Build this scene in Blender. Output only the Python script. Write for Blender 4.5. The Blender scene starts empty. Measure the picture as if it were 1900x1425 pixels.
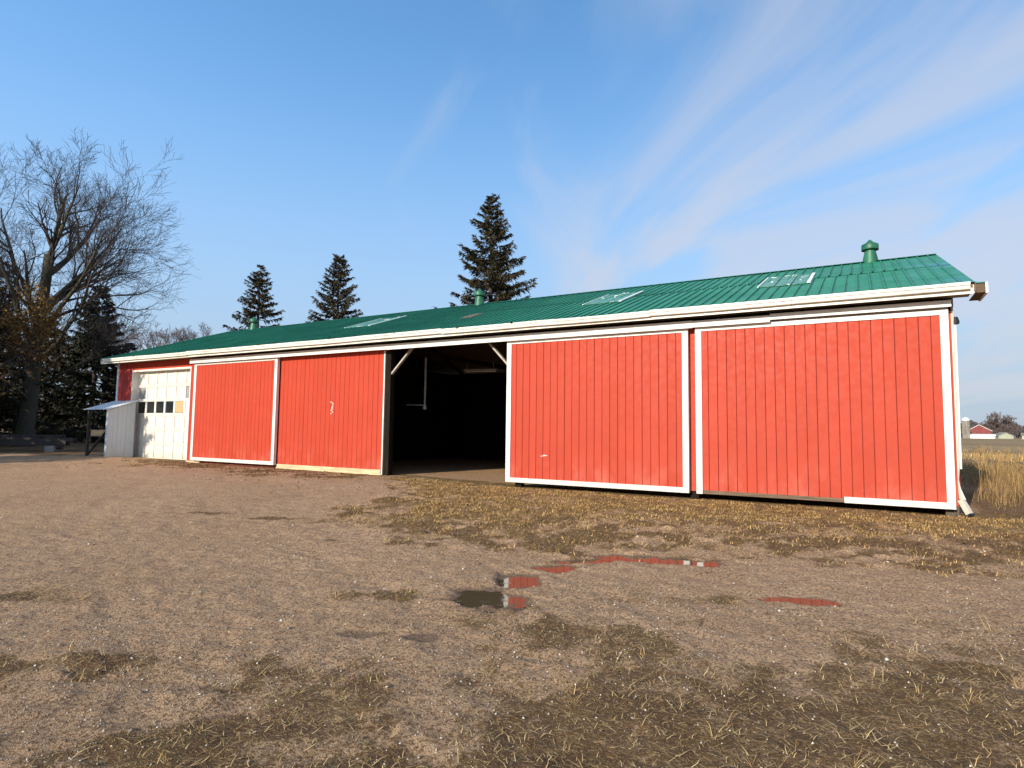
import bpy, math, random
import numpy as np
from math import radians, sin, cos, pi, sqrt
from mathutils import Vector, Matrix

random.seed(7)
rng = np.random.default_rng(7)
scene = bpy.context.scene
COL = scene.collection

# ------------------------------------------------------------------ camera
YAW, PITCH, ROLL = radians(30.03), radians(4.33), radians(0.741)
CAM = Vector((0, -13.7, 1.5))
fw = Vector((-sin(YAW) * cos(PITCH), cos(YAW) * cos(PITCH), sin(PITCH)))
rt = Vector((cos(YAW), sin(YAW), 0))
up = rt.cross(fw)
r2 = rt * cos(ROLL) + up * sin(ROLL)
u2 = -rt * sin(ROLL) + up * cos(ROLL)
cd = bpy.data.cameras.new('camera')
cd.sensor_width = 36.0
cd.lens = 36.0 * 1128 / 1900
cd.clip_start = 0.05
cd.clip_end = 5000
cam = bpy.data.objects.new('camera', cd)
m = Matrix.Identity(4)
for i in range(3):
    m[i][0], m[i][1], m[i][2], m[i][3] = r2[i], u2[i], -fw[i], CAM[i]
cam.matrix_world = m
COL.objects.link(cam)
scene.camera = cam

# ------------------------------------------------------------------ light
SUN_EL, SUN_AZ = radians(20.5), radians(9)      # azimuth: to the left of straight out from the barn front
to_sun = Vector((-sin(SUN_AZ) * cos(SUN_EL), -cos(SUN_AZ) * cos(SUN_EL), sin(SUN_EL)))
sd = bpy.data.lights.new('sun', 'SUN')
sd.energy = 3.0
sd.angle = radians(0.5)
sd.color = (1.0, 0.90, 0.76)
sun = bpy.data.objects.new('sun', sd)
sun.rotation_euler = to_sun.to_track_quat('Z', 'Y').to_euler()
COL.objects.link(sun)

world = bpy.data.worlds.new('World')
scene.world = world
world.use_nodes = True
wt = world.node_tree
wt.nodes.clear()


def wn(t, **kw):
    n = wt.nodes.new(t)
    for k, v in kw.items():
        setattr(n, k, v)
    return n


def wl(a, b):
    wt.links.new(a, b)


def wmath(op, a, b=None, clamp=False):
    n = wn('ShaderNodeMath', operation=op, use_clamp=clamp)
    for i, v in enumerate((a, b)):
        if v is None:
            continue
        if isinstance(v, (int, float)):
            n.inputs[i].default_value = v
        else:
            wl(v, n.inputs[i])
    return n.outputs[0]


sky = wn('ShaderNodeTexSky', sky_type='NISHITA', sun_disc=False)
sky.sun_elevation = SUN_EL
sky.sun_rotation = math.atan2(to_sun.x, to_sun.y)
sky.altitude = 300
sky.air_density = 1.0
sky.dust_density = 0.4
sky.ozone_density = 2.2
tc = wn('ShaderNodeTexCoord')
sep = wn('ShaderNodeSeparateXYZ')
wl(tc.outputs['Generated'], sep.inputs[0])
zz = wmath('ADD', wmath('MAXIMUM', sep.outputs[2], 0.0), 0.24)
cx = wmath('DIVIDE', sep.outputs[0], zz)
cy = wmath('DIVIDE', sep.outputs[1], zz)
cmb = wn('ShaderNodeCombineXYZ')
wl(cx, cmb.inputs[0])
wl(cy, cmb.inputs[1])
# drifting streaks of thin cloud: a sheet of cloud overhead, stretched along the wind
WA = radians(40)
CLOUD_U, CLOUD_V = 1.3, 8.1
cu = wmath('ADD', wmath('MULTIPLY', cx, cos(WA)), wmath('MULTIPLY', cy, sin(WA)))
cv = wmath('ADD', wmath('MULTIPLY', cx, -sin(WA)), wmath('MULTIPLY', cy, cos(WA)))
cm2 = wn('ShaderNodeCombineXYZ')
wl(wmath('ADD', wmath('MULTIPLY', cu, 1.25), CLOUD_U), cm2.inputs[0])
wl(wmath('ADD', wmath('MULTIPLY', cv, 0.50), CLOUD_V), cm2.inputs[1])
n1 = wn('ShaderNodeTexNoise', noise_dimensions='2D')
n1.inputs['Scale'].default_value = 2.3
n1.inputs['Detail'].default_value = 6
n1.inputs['Roughness'].default_value = 0.48
n1.inputs['Distortion'].default_value = 0.5
wl(cm2.outputs[0], n1.inputs['Vector'])
n2 = wn('ShaderNodeTexNoise', noise_dimensions='2D')
n2.inputs['Scale'].default_value = 0.5
n2.inputs['Detail'].default_value = 2
wl(cm2.outputs[0], n2.inputs['Vector'])
# the cloud bank lies towards the right (east) of the view
east = wn('ShaderNodeMapRange', interpolation_type='SMOOTHSTEP')
east.inputs['From Min'].default_value = -0.75
east.inputs['From Max'].default_value = -0.15
east.inputs['To Min'].default_value = -0.14
east.inputs['To Max'].default_value = 0.10
wl(sep.outputs[0], east.inputs[0])
cov = wmath('ADD', wmath('ADD', n1.outputs[0], wmath('MULTIPLY', wmath('SUBTRACT', n2.outputs[0], 0.5), 0.35)), east.outputs[0])
rmp = wn('ShaderNodeMapRange', interpolation_type='SMOOTHSTEP')
rmp.inputs['From Min'].default_value = 0.45
rmp.inputs['From Max'].default_value = 0.78
rmp.inputs['To Max'].default_value = 0.60
wl(cov, rmp.inputs[0])
# cloud sheet merges to haze towards the horizon
hz = wn('ShaderNodeMapRange', interpolation_type='SMOOTHSTEP')
hz.inputs['From Min'].default_value = 0.58
hz.inputs['From Max'].default_value = -0.02
hz.inputs['To Max'].default_value = 0.95
wl(sep.outputs[2], hz.inputs[0])
tint = wn('ShaderNodeMix', data_type='RGBA', blend_type='MULTIPLY')
tint.inputs[0].default_value = 1.0
wl(sky.outputs[0], tint.inputs['A'])
# thin haze evens out the clear sky's brightening opposite the sun
dt = wn('ShaderNodeVectorMath', operation='DOT_PRODUCT')
wl(tc.outputs['Generated'], dt.inputs[0])
dt.inputs[1].default_value = (sin(SUN_AZ), cos(SUN_AZ), 0)
ev = wn('ShaderNodeMapRange', interpolation_type='SMOOTHSTEP')
ev.inputs['From Min'].default_value = 0.1
ev.inputs['From Max'].default_value = 0.95
ev.inputs['To Min'].default_value = 1.12
ev.inputs['To Max'].default_value = 0.76
wl(dt.outputs['Value'], ev.inputs[0])
cb = wn('ShaderNodeCombineColor')
wl(wmath('MULTIPLY', ev.outputs[0], 0.74), cb.inputs[0])
wl(wmath('MULTIPLY', ev.outputs[0], 1.04), cb.inputs[1])
wl(wmath('MULTIPLY', ev.outputs[0], 1.15), cb.inputs[2])
wl(cb.outputs[0], tint.inputs['B'])
mixh = wn('ShaderNodeMix', data_type='RGBA')
wl(hz.outputs[0], mixh.inputs[0])
wl(tint.outputs['Result'], mixh.inputs['A'])
mixh.inputs['B'].default_value = (1.60, 1.86, 2.35, 1)
mixc = wn('ShaderNodeMix', data_type='RGBA')
wl(rmp.outputs[0], mixc.inputs[0])
wl(mixh.outputs['Result'], mixc.inputs['A'])
mixc.inputs['B'].default_value = (2.5, 2.55, 2.85, 1)
bg = wn('ShaderNodeBackground')
bg.inputs['Strength'].default_value = 0.138
wl(mixc.outputs['Result'], bg.inputs['Color'])
wo = wn('ShaderNodeOutputWorld')
wl(bg.outputs[0], wo.inputs[0])

scene.view_settings.view_transform = 'Standard'
scene.view_settings.look = 'None'
scene.view_settings.exposure = 0.95
scene.view_settings.gamma = 1.0
scene.view_settings.use_curve_mapping = False


# ------------------------------------------------------------------ helpers
def tag(o, label=None, cat=None, group=None, kind=None):
    if label: o['label'] = label
    if cat: o['category'] = cat
    if group: o['group'] = group
    if kind: o['kind'] = kind
    return o


def empty(name, loc=(0, 0, 0), rz=0, label=None, cat=None, group=None):
    o = bpy.data.objects.new(name, None)
    o.empty_display_size = 0.3
    o.location = loc
    o.rotation_euler = (0, 0, rz)
    COL.objects.link(o)
    return tag(o, label, cat, group)


def link(name, me, parent=None, loc=None):
    o = bpy.data.objects.new(name, me)
    COL.objects.link(o)
    if parent is not None:
        o.parent = parent
    if loc is not None:
        o.location = loc
    return o


class MB:
    def __init__(s):
        s.v, s.f = [], []

    def quad(s, *p):
        b = len(s.v)
        s.v += [tuple(q) for q in p]
        s.f.append(tuple(range(b, b + len(p))))
        return s

    def box(s, x0, x1, y0, y1, z0, z1):
        b = len(s.v)
        s.v += [(x0, y0, z0), (x1, y0, z0), (x1, y1, z0), (x0, y1, z0), (x0, y0, z1), (x1, y0, z1), (x1, y1, z1), (x0, y1, z1)]
        for f in ((0, 3, 2, 1), (4, 5, 6, 7), (0, 1, 5, 4), (1, 2, 6, 5), (2, 3, 7, 6), (3, 0, 4, 7)):
            s.f.append(tuple(b + i for i in f))
        return s

    def hexa(s, lo, hi):
        b = len(s.v)
        s.v += [tuple(p) for p in lo] + [tuple(p) for p in hi]
        n = len(lo)
        s.f.append(tuple(b + i for i in range(n - 1, -1, -1)))
        s.f.append(tuple(b + n + i for i in range(n)))
        for i in range(n):
            j = (i + 1) % n
            s.f.append((b + i, b + j, b + n + j, b + n + i))
        return s

    def bar(s, a, b_, w, h, upv=(0, 0, 1)):
        a, b_ = Vector(a), Vector(b_)
        d = (b_ - a).normalized()
        sd_ = d.cross(Vector(upv))
        if sd_.length < 1e-4: sd_ = d.cross(Vector((1, 0, 0)))
        sd_.normalize()
        u = sd_.cross(d)
        q = [sd_ * (i * w / 2) + u * (j * h / 2) for i, j in ((-1, -1), (1, -1), (1, 1), (-1, 1))]
        return s.hexa([a + k for k in q], [b_ + k for k in q])

    def tube(s, pts, rad, n=8, cap=True):
        pts = [Vector(p) for p in pts]
        if not hasattr(rad, '__len__'): rad = [rad] * len(pts)
        b = len(s.v)
        u = None
        for i, p in enumerate(pts):
            d = (pts[min(i + 1, len(pts) - 1)] - pts[max(i - 1, 0)]).normalized()
            if u is None:
                u = d.orthogonal().normalized()
            else:
                u = (u - d * u.dot(d)).normalized()
            w = d.cross(u)
            for k in range(n):
                a = 2 * pi * k / n
                s.v.append(tuple(p + (u * cos(a) + w * sin(a)) * rad[i]))
        for i in range(len(pts) - 1):
            for k in range(n):
                j = (k + 1) % n
                s.f.append((b + i * n + k, b + i * n + j, b + (i + 1) * n + j, b + (i + 1) * n + k))
        if cap:
            s.f.append(tuple(b + k for k in range(n - 1, -1, -1)))
            e = b + (len(pts) - 1) * n
            s.f.append(tuple(e + k for k in range(n)))
        return s

    def lathe(s, prof, n=24, c=(0, 0, 0)):
        b = len(s.v)
        for r, z in prof:
            for k in range(n):
                a = 2 * pi * k / n
                s.v.append((c[0] + r * cos(a), c[1] + r * sin(a), c[2] + z))
        for i in range(len(prof) - 1):
            for k in range(n):
                j = (k + 1) % n
                s.f.append((b + i * n + k, b + i * n + j, b + (i + 1) * n + j, b + (i + 1) * n + k))
        return s

    def mesh(s, name, mat, smooth=False):
        me = bpy.data.meshes.new(name)
        me.from_pydata(s.v, [], s.f)
        me.materials.append(mat)
        if smooth:
            me.polygons.foreach_set('use_smooth', [True] * len(me.polygons))
        me.update()
        return me

    def build(s, name, mat, parent=None, loc=None, smooth=False):
        return link(name, s.mesh(name, mat, smooth), parent, loc)


def np_mesh(name, v, f, mat, attrs=None, smooth=False):
    """v (N,3) floats, f (M,k) ints"""
    me = bpy.data.meshes.new(name)
    v = np.ascontiguousarray(v, dtype=np.float32)
    f = np.ascontiguousarray(f, dtype=np.int32)
    M, k = f.shape
    me.vertices.add(len(v))
    me.vertices.foreach_set('co', v.ravel())
    me.loops.add(M * k)
    me.loops.foreach_set('vertex_index', f.ravel())
    me.polygons.add(M)
    me.polygons.foreach_set('loop_start', np.arange(M, dtype=np.int32) * k)
    me.polygons.foreach_set('loop_total', np.full(M, k, dtype=np.int32))
    if smooth:
        me.polygons.foreach_set('use_smooth', np.ones(M, dtype=bool))
    me.materials.append(mat)
    for an, av in (attrs or {}).items():
        a = me.attributes.new(an, 'FLOAT', 'POINT')
        a.data.foreach_set('value', np.ascontiguousarray(av, dtype=np.float32))
    me.update(calc_edges=True)
    me.validate()
    return me


def _h(ix, iy, seed):
    n = (ix.astype(np.int64) * 374761393 + iy.astype(np.int64) * 668265263 + seed * 974634777) & 0xffffffff
    n = ((n ^ (n >> 13)) * 1274126177) & 0xffffffff
    n = n ^ (n >> 16)
    return (n & 0xffff) / 65535.0


def vnoise(x, y, sc, seed=0):
    x = np.asarray(x, dtype=float) * sc
    y = np.asarray(y, dtype=float) * sc
    ix, iy = np.floor(x), np.floor(y)
    fx, fy = x - ix, y - iy
    fx, fy = fx * fx * (3 - 2 * fx), fy * fy * (3 - 2 * fy)
    a, b, c, d = _h(ix, iy, seed), _h(ix + 1, iy, seed), _h(ix, iy + 1, seed), _h(ix + 1, iy + 1, seed)
    return (a * (1 - fx) + b * fx) * (1 - fy) + (c * (1 - fx) + d * fx) * fy


def fbm(x, y, sc, seed=0, o=4):
    s, a, t = 0, 1.0, 0
    for i in range(o):
        s = s + a * vnoise(x, y, sc * 2 ** i, seed + 17 * i)
        t += a
        a *= 0.55
    return s / t


def sstep(a, b, x):
    t = np.clip((np.asarray(x, dtype=float) - a) / (b - a), 0, 1)
    return t * t * (3 - 2 * t)


# ------------------------------------------------------------------ materials
class NT:
    """small node-tree writer"""
    def __init__(s, name, rough=0.7):
        s.m = bpy.data.materials.new(name)
        s.m.use_nodes = True
        s.t = s.m.node_tree
        s.b = s.t.nodes['Principled BSDF']
        s.b.inputs['Roughness'].default_value = rough
        s._tc = None

    def n(s, t, **kw):
        q = s.t.nodes.new(t)
        for k, v in kw.items(): setattr(q, k, v)
        return q

    def l(s, a, b): s.t.links.new(a, b)

    def coord(s, scale=(1, 1, 1), kind='Object'):
        if s._tc is None: s._tc = s.n('ShaderNodeTexCoord')
        if kind == 'World':
            g = s.n('ShaderNodeNewGeometry')
            src = g.outputs['Position']
        else:
            src = s._tc.outputs[kind]
        mpn = s.n('ShaderNodeMapping')
        mpn.inputs['Scale'].default_value = scale
        s.l(src, mpn.inputs[0])
        return mpn.outputs[0]

    def noise(s, scale, detail=4, rough=0.55, vec=None, dist=0):
        q = s.n('ShaderNodeTexNoise')
        q.inputs['Scale'].default_value = scale
        q.inputs['Detail'].default_value = detail
        q.inputs['Roughness'].default_value = rough
        q.inputs['Distortion'].default_value = dist
        if vec is not None: s.l(vec, q.inputs['Vector'])
        return q.outputs[0]

    def ramp(s, x, a, b, lo=0.0, hi=1.0):
        q = s.n('ShaderNodeMapRange', interpolation_type='SMOOTHSTEP')
        q.inputs['From Min'].default_value = a
        q.inputs['From Max'].default_value = b
        q.inputs['To Min'].default_value = lo
        q.inputs['To Max'].default_value = hi
        s.l(x, q.inputs[0])
        return q.outputs[0]

    def mix(s, f, a, b, mode='MIX'):
        q = s.n('ShaderNodeMix', data_type='RGBA', blend_type=mode)
        for key, v in ((0, f), ('A', a), ('B', b)):
            if isinstance(v, (int, float)): q.inputs[key].default_value = v
            elif isinstance(v, tuple): q.inputs[key].default_value = v + (1,) if len(v) == 3 else v
            else: s.l(v, q.inputs[key])
        return q.outputs['Result']

    def math(s, op, a, b=None, clamp=False):
        q = s.n('ShaderNodeMath', operation=op, use_clamp=clamp)
        for i, v in enumerate((a, b)):
            if v is None: continue
            if isinstance(v, (int, float)): q.inputs[i].default_value = v
            else: s.l(v, q.inputs[i])
        return q.outputs[0]

    def attr(s, name):
        q = s.n('ShaderNodeAttribute', attribute_name=name)
        return q.outputs['Fac']

    def rnd(s):
        return s.n('ShaderNodeObjectInfo').outputs['Random']

    def col(s, c):
        if isinstance(c, tuple): s.b.inputs['Base Color'].default_value = c + (1,)
        else: s.l(c, s.b.inputs['Base Color'])
        return s

    def rough(s, c):
        if isinstance(c, (int, float)): s.b.inputs['Roughness'].default_value = c
        else: s.l(c, s.b.inputs['Roughness'])
        return s

    def bump(s, h, dist=0.01, strength=1.0):
        q = s.n('ShaderNodeBump')
        q.inputs['Distance'].default_value = dist
        q.inputs['Strength'].default_value = strength
        s.l(h, q.inputs['Height'])
        s.l(q.outputs[0], s.b.inputs['Normal'])
        return s


def simple(name, c, var=0.25, scale=3.0, rough=0.75, bump=0.0, stretch=(1, 1, 1), bscale=40, kind='World', spec=None):
    q = NT(name, rough)
    v = q.coord(stretch, kind)
    f = q.ramp(q.noise(scale, 5, 0.6, v), 0.3, 0.7)
    q.col(q.mix(f, tuple(k * (1 - var) for k in c), tuple(min(1, k * (1 + var)) for k in c)))
    if bump: q.bump(q.noise(bscale, 4, 0.6, v), bump)
    if spec is not None: q.b.inputs['Specular IOR Level'].default_value = spec
    return q.m


def red_paint():
    q = NT('red_painted_siding', 0.5)
    v = q.coord((1, 1, 1), 'World')
    vs = q.coord((14, 14, 0.9), 'World')
    base = q.mix(q.ramp(q.noise(1.3, 4, 0.6, v), 0.3, 0.7), (0.415, 0.052, 0.0255), (0.445, 0.057, 0.0285))
    base = q.mix(q.ramp(q.noise(1.0, 4, 0.6, vs), 0.35, 0.75, 0, 0.25), base, (0.40, 0.043, 0.021))
    # each board a touch different
    base = q.mix(q.math('MULTIPLY', q.rnd(), 0.22), base, (0.53, 0.068, 0.037))
    # chalked, rain-splashed paint near the foot of the doors
    sp = q.n('ShaderNodeSeparateXYZ')
    q.l(v, sp.inputs[0])
    low = q.ramp(sp.outputs[2], 1.15, 0.25)
    chalk = q.math('MULTIPLY', low, q.ramp(q.noise(2.2, 5, 0.65, q.coord((1, 1, 0.5), 'World')), 0.42, 0.75, 0, 0.6))
    base = q.mix(chalk, base, (0.58, 0.155, 0.105))
    speck = q.ramp(q.noise(55, 2, 0.5, v), 0.70, 0.78, 0, 0.25)
    base = q.mix(speck, base, (0.66, 0.15, 0.10))
    q.col(base)
    q.b.inputs['Specular IOR Level'].default_value = 0.15
    q.rough(q.ramp(q.noise(9, 3, 0.5, v), 0.3, 0.7, 0.42, 0.62))
    q.bump(q.noise(1.0, 5, 0.6, q.coord((60, 60, 3), 'World')), 0.0012)
    return q.m


def white_paint(name, c, dirt, amount, rough=0.45):
    q = NT(name, rough)
    v = q.coord((1, 1, 1), 'World')
    f = q.ramp(q.noise(2.0, 6, 0.65, v), 0.45, 0.8, 0, amount)
    col_ = q.mix(f, c, dirt)
    f2 = q.ramp(q.noise(24, 4, 0.6, v), 0.62, 0.75, 0, amount)
    col_ = q.mix(f2, col_, tuple(k * 0.55 for k in dirt))
    sp = q.n('ShaderNodeSeparateXYZ')
    q.l(v, sp.inputs[0])
    low = q.math('MULTIPLY', q.ramp(sp.outputs[2], 0.7, 0.1), q.ramp(q.noise(6, 4, 0.6, v), 0.3, 0.7, 0.2, 0.7))
    col_ = q.mix(low, col_, (0.50, 0.43, 0.32))
    q.col(col_)
    q.bump(q.noise(30, 4, 0.6, v), 0.001)
    return q.m


RIB = ((1.468 + .28 + 26.9 + .30) / 32 + .01) / 4      # spacing of the ribs on a sheet


def roof_paint():
    q = NT('green_metal_roofing', 0.42)
    v = q.coord((1, 1, 1), 'World')
    base = q.mix(q.ramp(q.noise(0.7, 5, 0.6, v), 0.3, 0.7), (0.018, 0.175, 0.090), (0.034, 0.235, 0.128))
    base = q.mix(q.math('MULTIPLY', q.rnd(), 0.30), base, (0.040, 0.24, 0.14))
    # faded scuffs where the paint has worn
    f = q.math('MULTIPLY', q.ramp(q.noise(0.8, 3, 0.5, v), 0.52, 0.72), q.ramp(q.noise(6, 5, 0.65, q.coord((1, 0.35, 1), 'World')), 0.52, 0.72))
    base = q.mix(q.math('MULTIPLY', f, 0.55), base, (0.16, 0.36, 0.26))
    # bluer chalked sheets by the gable end
    sp = q.n('ShaderNodeSeparateXYZ')
    q.l(v, sp.inputs[0])
    blue = q.math('MULTIPLY', q.ramp(sp.outputs[0], 0.6, 1.7), q.ramp(q.noise(1.6, 4, 0.6, v), 0.40, 0.62))
    base = q.mix(q.math('MULTIPLY', blue, 0.7), base, (0.07, 0.24, 0.27))
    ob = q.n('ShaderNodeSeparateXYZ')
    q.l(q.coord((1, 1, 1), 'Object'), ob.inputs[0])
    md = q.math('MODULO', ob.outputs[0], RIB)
    line = q.math('MULTIPLY', q.ramp(md, .030, .040), q.ramp(md, .085, .045))  # dark strip painted right of each rib, strengthening its weak shadow
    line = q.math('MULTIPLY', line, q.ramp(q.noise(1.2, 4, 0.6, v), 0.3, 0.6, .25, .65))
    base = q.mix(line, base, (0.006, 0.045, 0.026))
    rust = q.ramp(q.noise(2.6, 7, 0.7, v), 0.70, 0.80, 0, 0.5)
    base = q.mix(rust, base, (0.12, 0.10, 0.06))
    q.col(base)
    q.rough(q.ramp(q.noise(3, 4, 0.6, v), 0.3, 0.7, 0.34, 0.6))
    q.b.inputs['Specular IOR Level'].default_value = 0.2
    q.bump(q.noise(3.2, 2, 0.5, v), 0.012)
    return q.m


def skylight_mat():
    q = NT('weathered_fibreglass', 0.4)
    v = q.coord((1, 1, 1), 'World')
    f = q.ramp(q.noise(5, 5, 0.65, v), 0.42, 0.62)
    c = q.mix(f, (0.05, 0.23, 0.14), (0.15, 0.30, 0.22))
    f2 = q.ramp(q.noise(9, 5, 0.7, q.coord((1, 0.5, 1), 'World')), 0.60, 0.70, 0, .8)
    c = q.mix(f2, c, (0.58, 0.62, 0.60))
    q.col(c)
    return q.m


def wood(name, c, var=0.35, axis=2, rough=0.85):
    st = [26, 26, 26]
    st[axis] = 1.6
    q = NT(name, rough)
    v = q.coord(tuple(st), 'World')
    f = q.ramp(q.noise(1.0, 6, 0.65, v), 0.3, 0.7)
    base = q.mix(f, tuple(k * (1 - var) for k in c), tuple(k * (1 + var) for k in c))
    g = q.ramp(q.noise(2.0, 4, 0.6, q.coord((1, 1, 1), 'World')), 0.4, 0.75, 0, 0.5)
    q.col(q.mix(g, base, tuple(k * 0.6 for k in c)))
    q.bump(q.noise(1.0, 5, 0.6, v), 0.004)
    return q.m


M = {}
M['red'] = red_paint()
M['redback'] = simple('dark_red_joint', (0.16, 0.018, 0.012), 0.2, 3)
M['mottledred'] = simple('mottled_red_siding', (0.42, 0.035, 0.022), 0.45, 4, 0.6, 0.002, (3, 3, 0.8))  # red boards mottled in lighter and darker tones
M['white'] = white_paint('white_trim_paint', (0.74, 0.72, 0.66), (0.44, 0.38, 0.29), 0.6)
M['gutter'] = white_paint('white_gutter_enamel', (0.76, 0.73, 0.64), (0.36, 0.25, 0.14), 0.6, 0.35)
M['cream'] = white_paint('cream_metal', (0.72, 0.66, 0.54), (0.45, 0.38, 0.27), 0.35, 0.4)
M['garage'] = white_paint('white_garage_paint', (0.70, 0.66, 0.57), (0.60, 0.48, 0.33), 0.35, 0.45)
M['greyboard'] = white_paint('off_white_boards', (0.52, 0.56, 0.58), (0.34, 0.35, 0.34), 0.3, 0.7)
M['greypanel_shade'] = simple('grey_panel_and_eave_shade', (0.28, 0.26, 0.24), 0.15, 4, 0.6)
M['ply'] = wood('plywood_sheet', (0.58, 0.36, 0.18), 0.15, 2)
M['glass'] = NT('dark_dusty_glass', 0.12).col((0.016, 0.018, 0.02)).m
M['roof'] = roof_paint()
M['vent'] = simple('green_vent_metal', (0.018, 0.12, 0.058), 0.3, 3, 0.45)
M['ventdark'] = simple('dark_vent_throat', (0.008, 0.02, 0.014), 0.2, 3, 0.7)
M['sky'] = skylight_mat()
M['seal'] = simple('white_sealant', (0.75, 0.75, 0.72), 0.15, 9, 0.6)
M['rust'] = simple('rusted_sheet', (0.17, 0.10, 0.06), 0.4, 9, 0.8)
M['soffit'] = simple('weathered_soffit', (0.33, 0.29, 0.22), 0.25, 3, 0.8)
M['brownwood'] = wood('brown_weathered_wood', (0.15, 0.10, 0.06), 0.4, 0)
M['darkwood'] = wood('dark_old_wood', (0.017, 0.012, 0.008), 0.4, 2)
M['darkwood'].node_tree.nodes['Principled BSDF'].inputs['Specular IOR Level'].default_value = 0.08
M['skirt'] = wood('pale_skirting_plank', (0.60, 0.45, 0.26), 0.25, 0)  # light yellowish wood
M['jamb'] = wood('worn_post_wood', (0.10, 0.075, 0.05), 0.4, 2)
M['brace'] = wood('pale_brace_wood', (0.42, 0.37, 0.30), 0.2, 2)
M['beam'] = wood('grey_weathered_beam', (0.060, 0.047, 0.038), 0.45, 0)
M['concrete'] = simple('concrete_block', (0.32, 0.29, 0.25), 0.2, 8, 0.9, 0.003)
M['black'] = simple('black_plastic', (0.012, 0.012, 0.013), 0.1, 5, 0.4)
M['galv'] = simple('galvanised_pipe', (0.42, 0.42, 0.42), 0.2, 5, 0.4)
M['tin'] = simple('pale_tin_sheet', (0.66, 0.67, 0.68), 0.15, 4, 0.4)

# ------------------------------------------------------------------ ground
VX = [-13.0, -10.6, -9.4, -8.3, -7.4, -6.6, -5.2, -3.7, -2.4, -1.2, 0, 1.5, 4, 30]
VY = [1.0, -0.4, -2.6, -5.0, -6.6, -7.0, -6.85, -6.5, -5.95, -5.5, -5.3, -4.8, -4.0, -3.0]
GX = [-14, -10.2, -8.5, -7, -5.6, -4.25, -2.2, 0, 1.9, 4, 30]
GY = [1.0, -0.5, -3.0, -5.6, -5.7, -5.0, -3.9, -3.2, -2.0, -1.4, -1]
PUDS = [  # centre, half axes, turn
    (-2.96, -9.02, 0.28, 0.26, 0.55), (-2.98, -8.25, 0.20, 0.24, 0.5), (-2.97, -7.55, 0.20, 0.13, 0.6), (-2.80, -7.03, 0.34, 0.09, 0.75),
    (-2.15, -6.52, 0.74, 0.14, 0.30), (-0.58, -7.50, 0.26, 0.10, 0.25), (-2.83, -10.08, 0.11, 0.07, 0.6), (-3.24, -10.24, 0.13, 0.04, 0.5)]
PATCH = [(-3.0, -11.05, .55, .35), (-1.9, -9.7, .5, .35), (-1.2, -10.35, .65, .5), (-1.35, -11.1, .6, .4), (-.9, -9.8, .45, .4), (0, -9.35, .75, .38),
         (.75, -8.7, .6, .25), (.5, -9.8, .7, .42), (-2.5, -11.75, .8, .3), (-6.3, -11.1, .7, .2), (-8.1, -6.9, .45, .12), (-7.2, -6.6, .7, .25),
         (-6.3, -6.4, .6, .3), (-4.6, -11.9, .7, .3), (-9.6, -7.2, .5, .12), (-1.9, -8.4, .4, .12), (-1.4, -8.0, .5, .15), (-3.9, -9.5, .3, .15)]


def masks(x, y):
    """verge (turf along the barn), gold (dry straw), mud (dark moss and humus, painted tree shade at the left), pud (puddle hollow)"""
    n = fbm(x, y, 1.1, 3) - 0.5
    n2 = fbm(x, y, 3.2, 11) - 0.5
    ve = sstep(-0.8, 0.7, y - np.interp(x, VX, VY) + 3.2 * n + 2.6 * n2)
    ve = ve * (y < 0.6)
    go = sstep(-0.9, 0.9, y - np.interp(x, GX, GY) + 3.2 * n + 2.4 * n2) * ve * (0.45 + 0.55 * sstep(0.36, 0.56, fbm(x, y, 1.7, 63)))
    clump = sstep(0.36, 0.60, fbm(x, y, 2.6, 29) + 0.25 * n)
    mud_shade = np.clip(ve * (1 - 0.70 * go) * (0.45 + 0.75 * clump), 0, 1)
    # leaf litter along the left foot of the barn
    lit = sstep(-3.1, -1.2, y + 2.0 * n) * sstep(0.5, 0.0, y) * sstep(-24.5, -22.5, x + 2 * n) * sstep(-10.9, -13.0, x + 2 * n)
    mud_shade = np.maximum(mud_shade, lit * (0.35 + 0.65 * clump))
    gr = np.maximum(go, 0.45 * ve)
    for (px, py, a, b) in PATCH:
        c, s_ = cos(0.52), sin(0.52)
        u = ((x - px) * c + (y - py) * s_) / a
        w = (-(x - px) * s_ + (y - py) * c) / b
        d = np.sqrt(u * u + w * w)
        p = sstep(1.7, 0.2, d + 1.9 * n + 2.4 * n2)
        mud_shade = np.maximum(mud_shade, p * (0.45 + 0.55 * clump))
        gr = np.maximum(gr, 0.75 * p)
    # thin moss and straw creeping over the near right of the yard
    near = sstep(5.6, 3.2, np.hypot(x - 0.2, y + 12.2)) * sstep(-4.0, -2.4, x) * sstep(0.40, 0.58, fbm(x, y, 1.5, 131) + 0.35 * n2)
    mud_shade = np.maximum(mud_shade, 0.75 * near)
    gr = np.maximum(gr, 0.8 * near)
    mud_shade = np.maximum(mud_shade, .95 * sstep(-26.6, -28.5, x + 1.5 * n) * sstep(-2.6, -1.2, y + 1.5 * n))  # ground darkened at the left to paint in the trees' shade
    # rough litter beyond the right corner
    rg = sstep(1.5, 2.1, x) * sstep(-2.8, -1.2, y + 1.5 * n)
    mud_shade = np.maximum(mud_shade, rg * 0.75 * sstep(9, 5, y))
    pud = np.zeros_like(mud_shade)
    for (px, py, a, b, t) in PUDS:
        c, s_ = cos(t), sin(t)
        u = ((x - px) * c + (y - py) * s_) / a
        w = (-(x - px) * s_ + (y - py) * c) / b
        d = np.sqrt(u * u + w * w)
        pud = np.maximum(pud, sstep(1.75, 0.55, d + 1.3 * n2 + 1.5 * (fbm(x, y, 7, 41) - 0.5)))
    return ve, go, mud_shade, gr, pud


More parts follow.
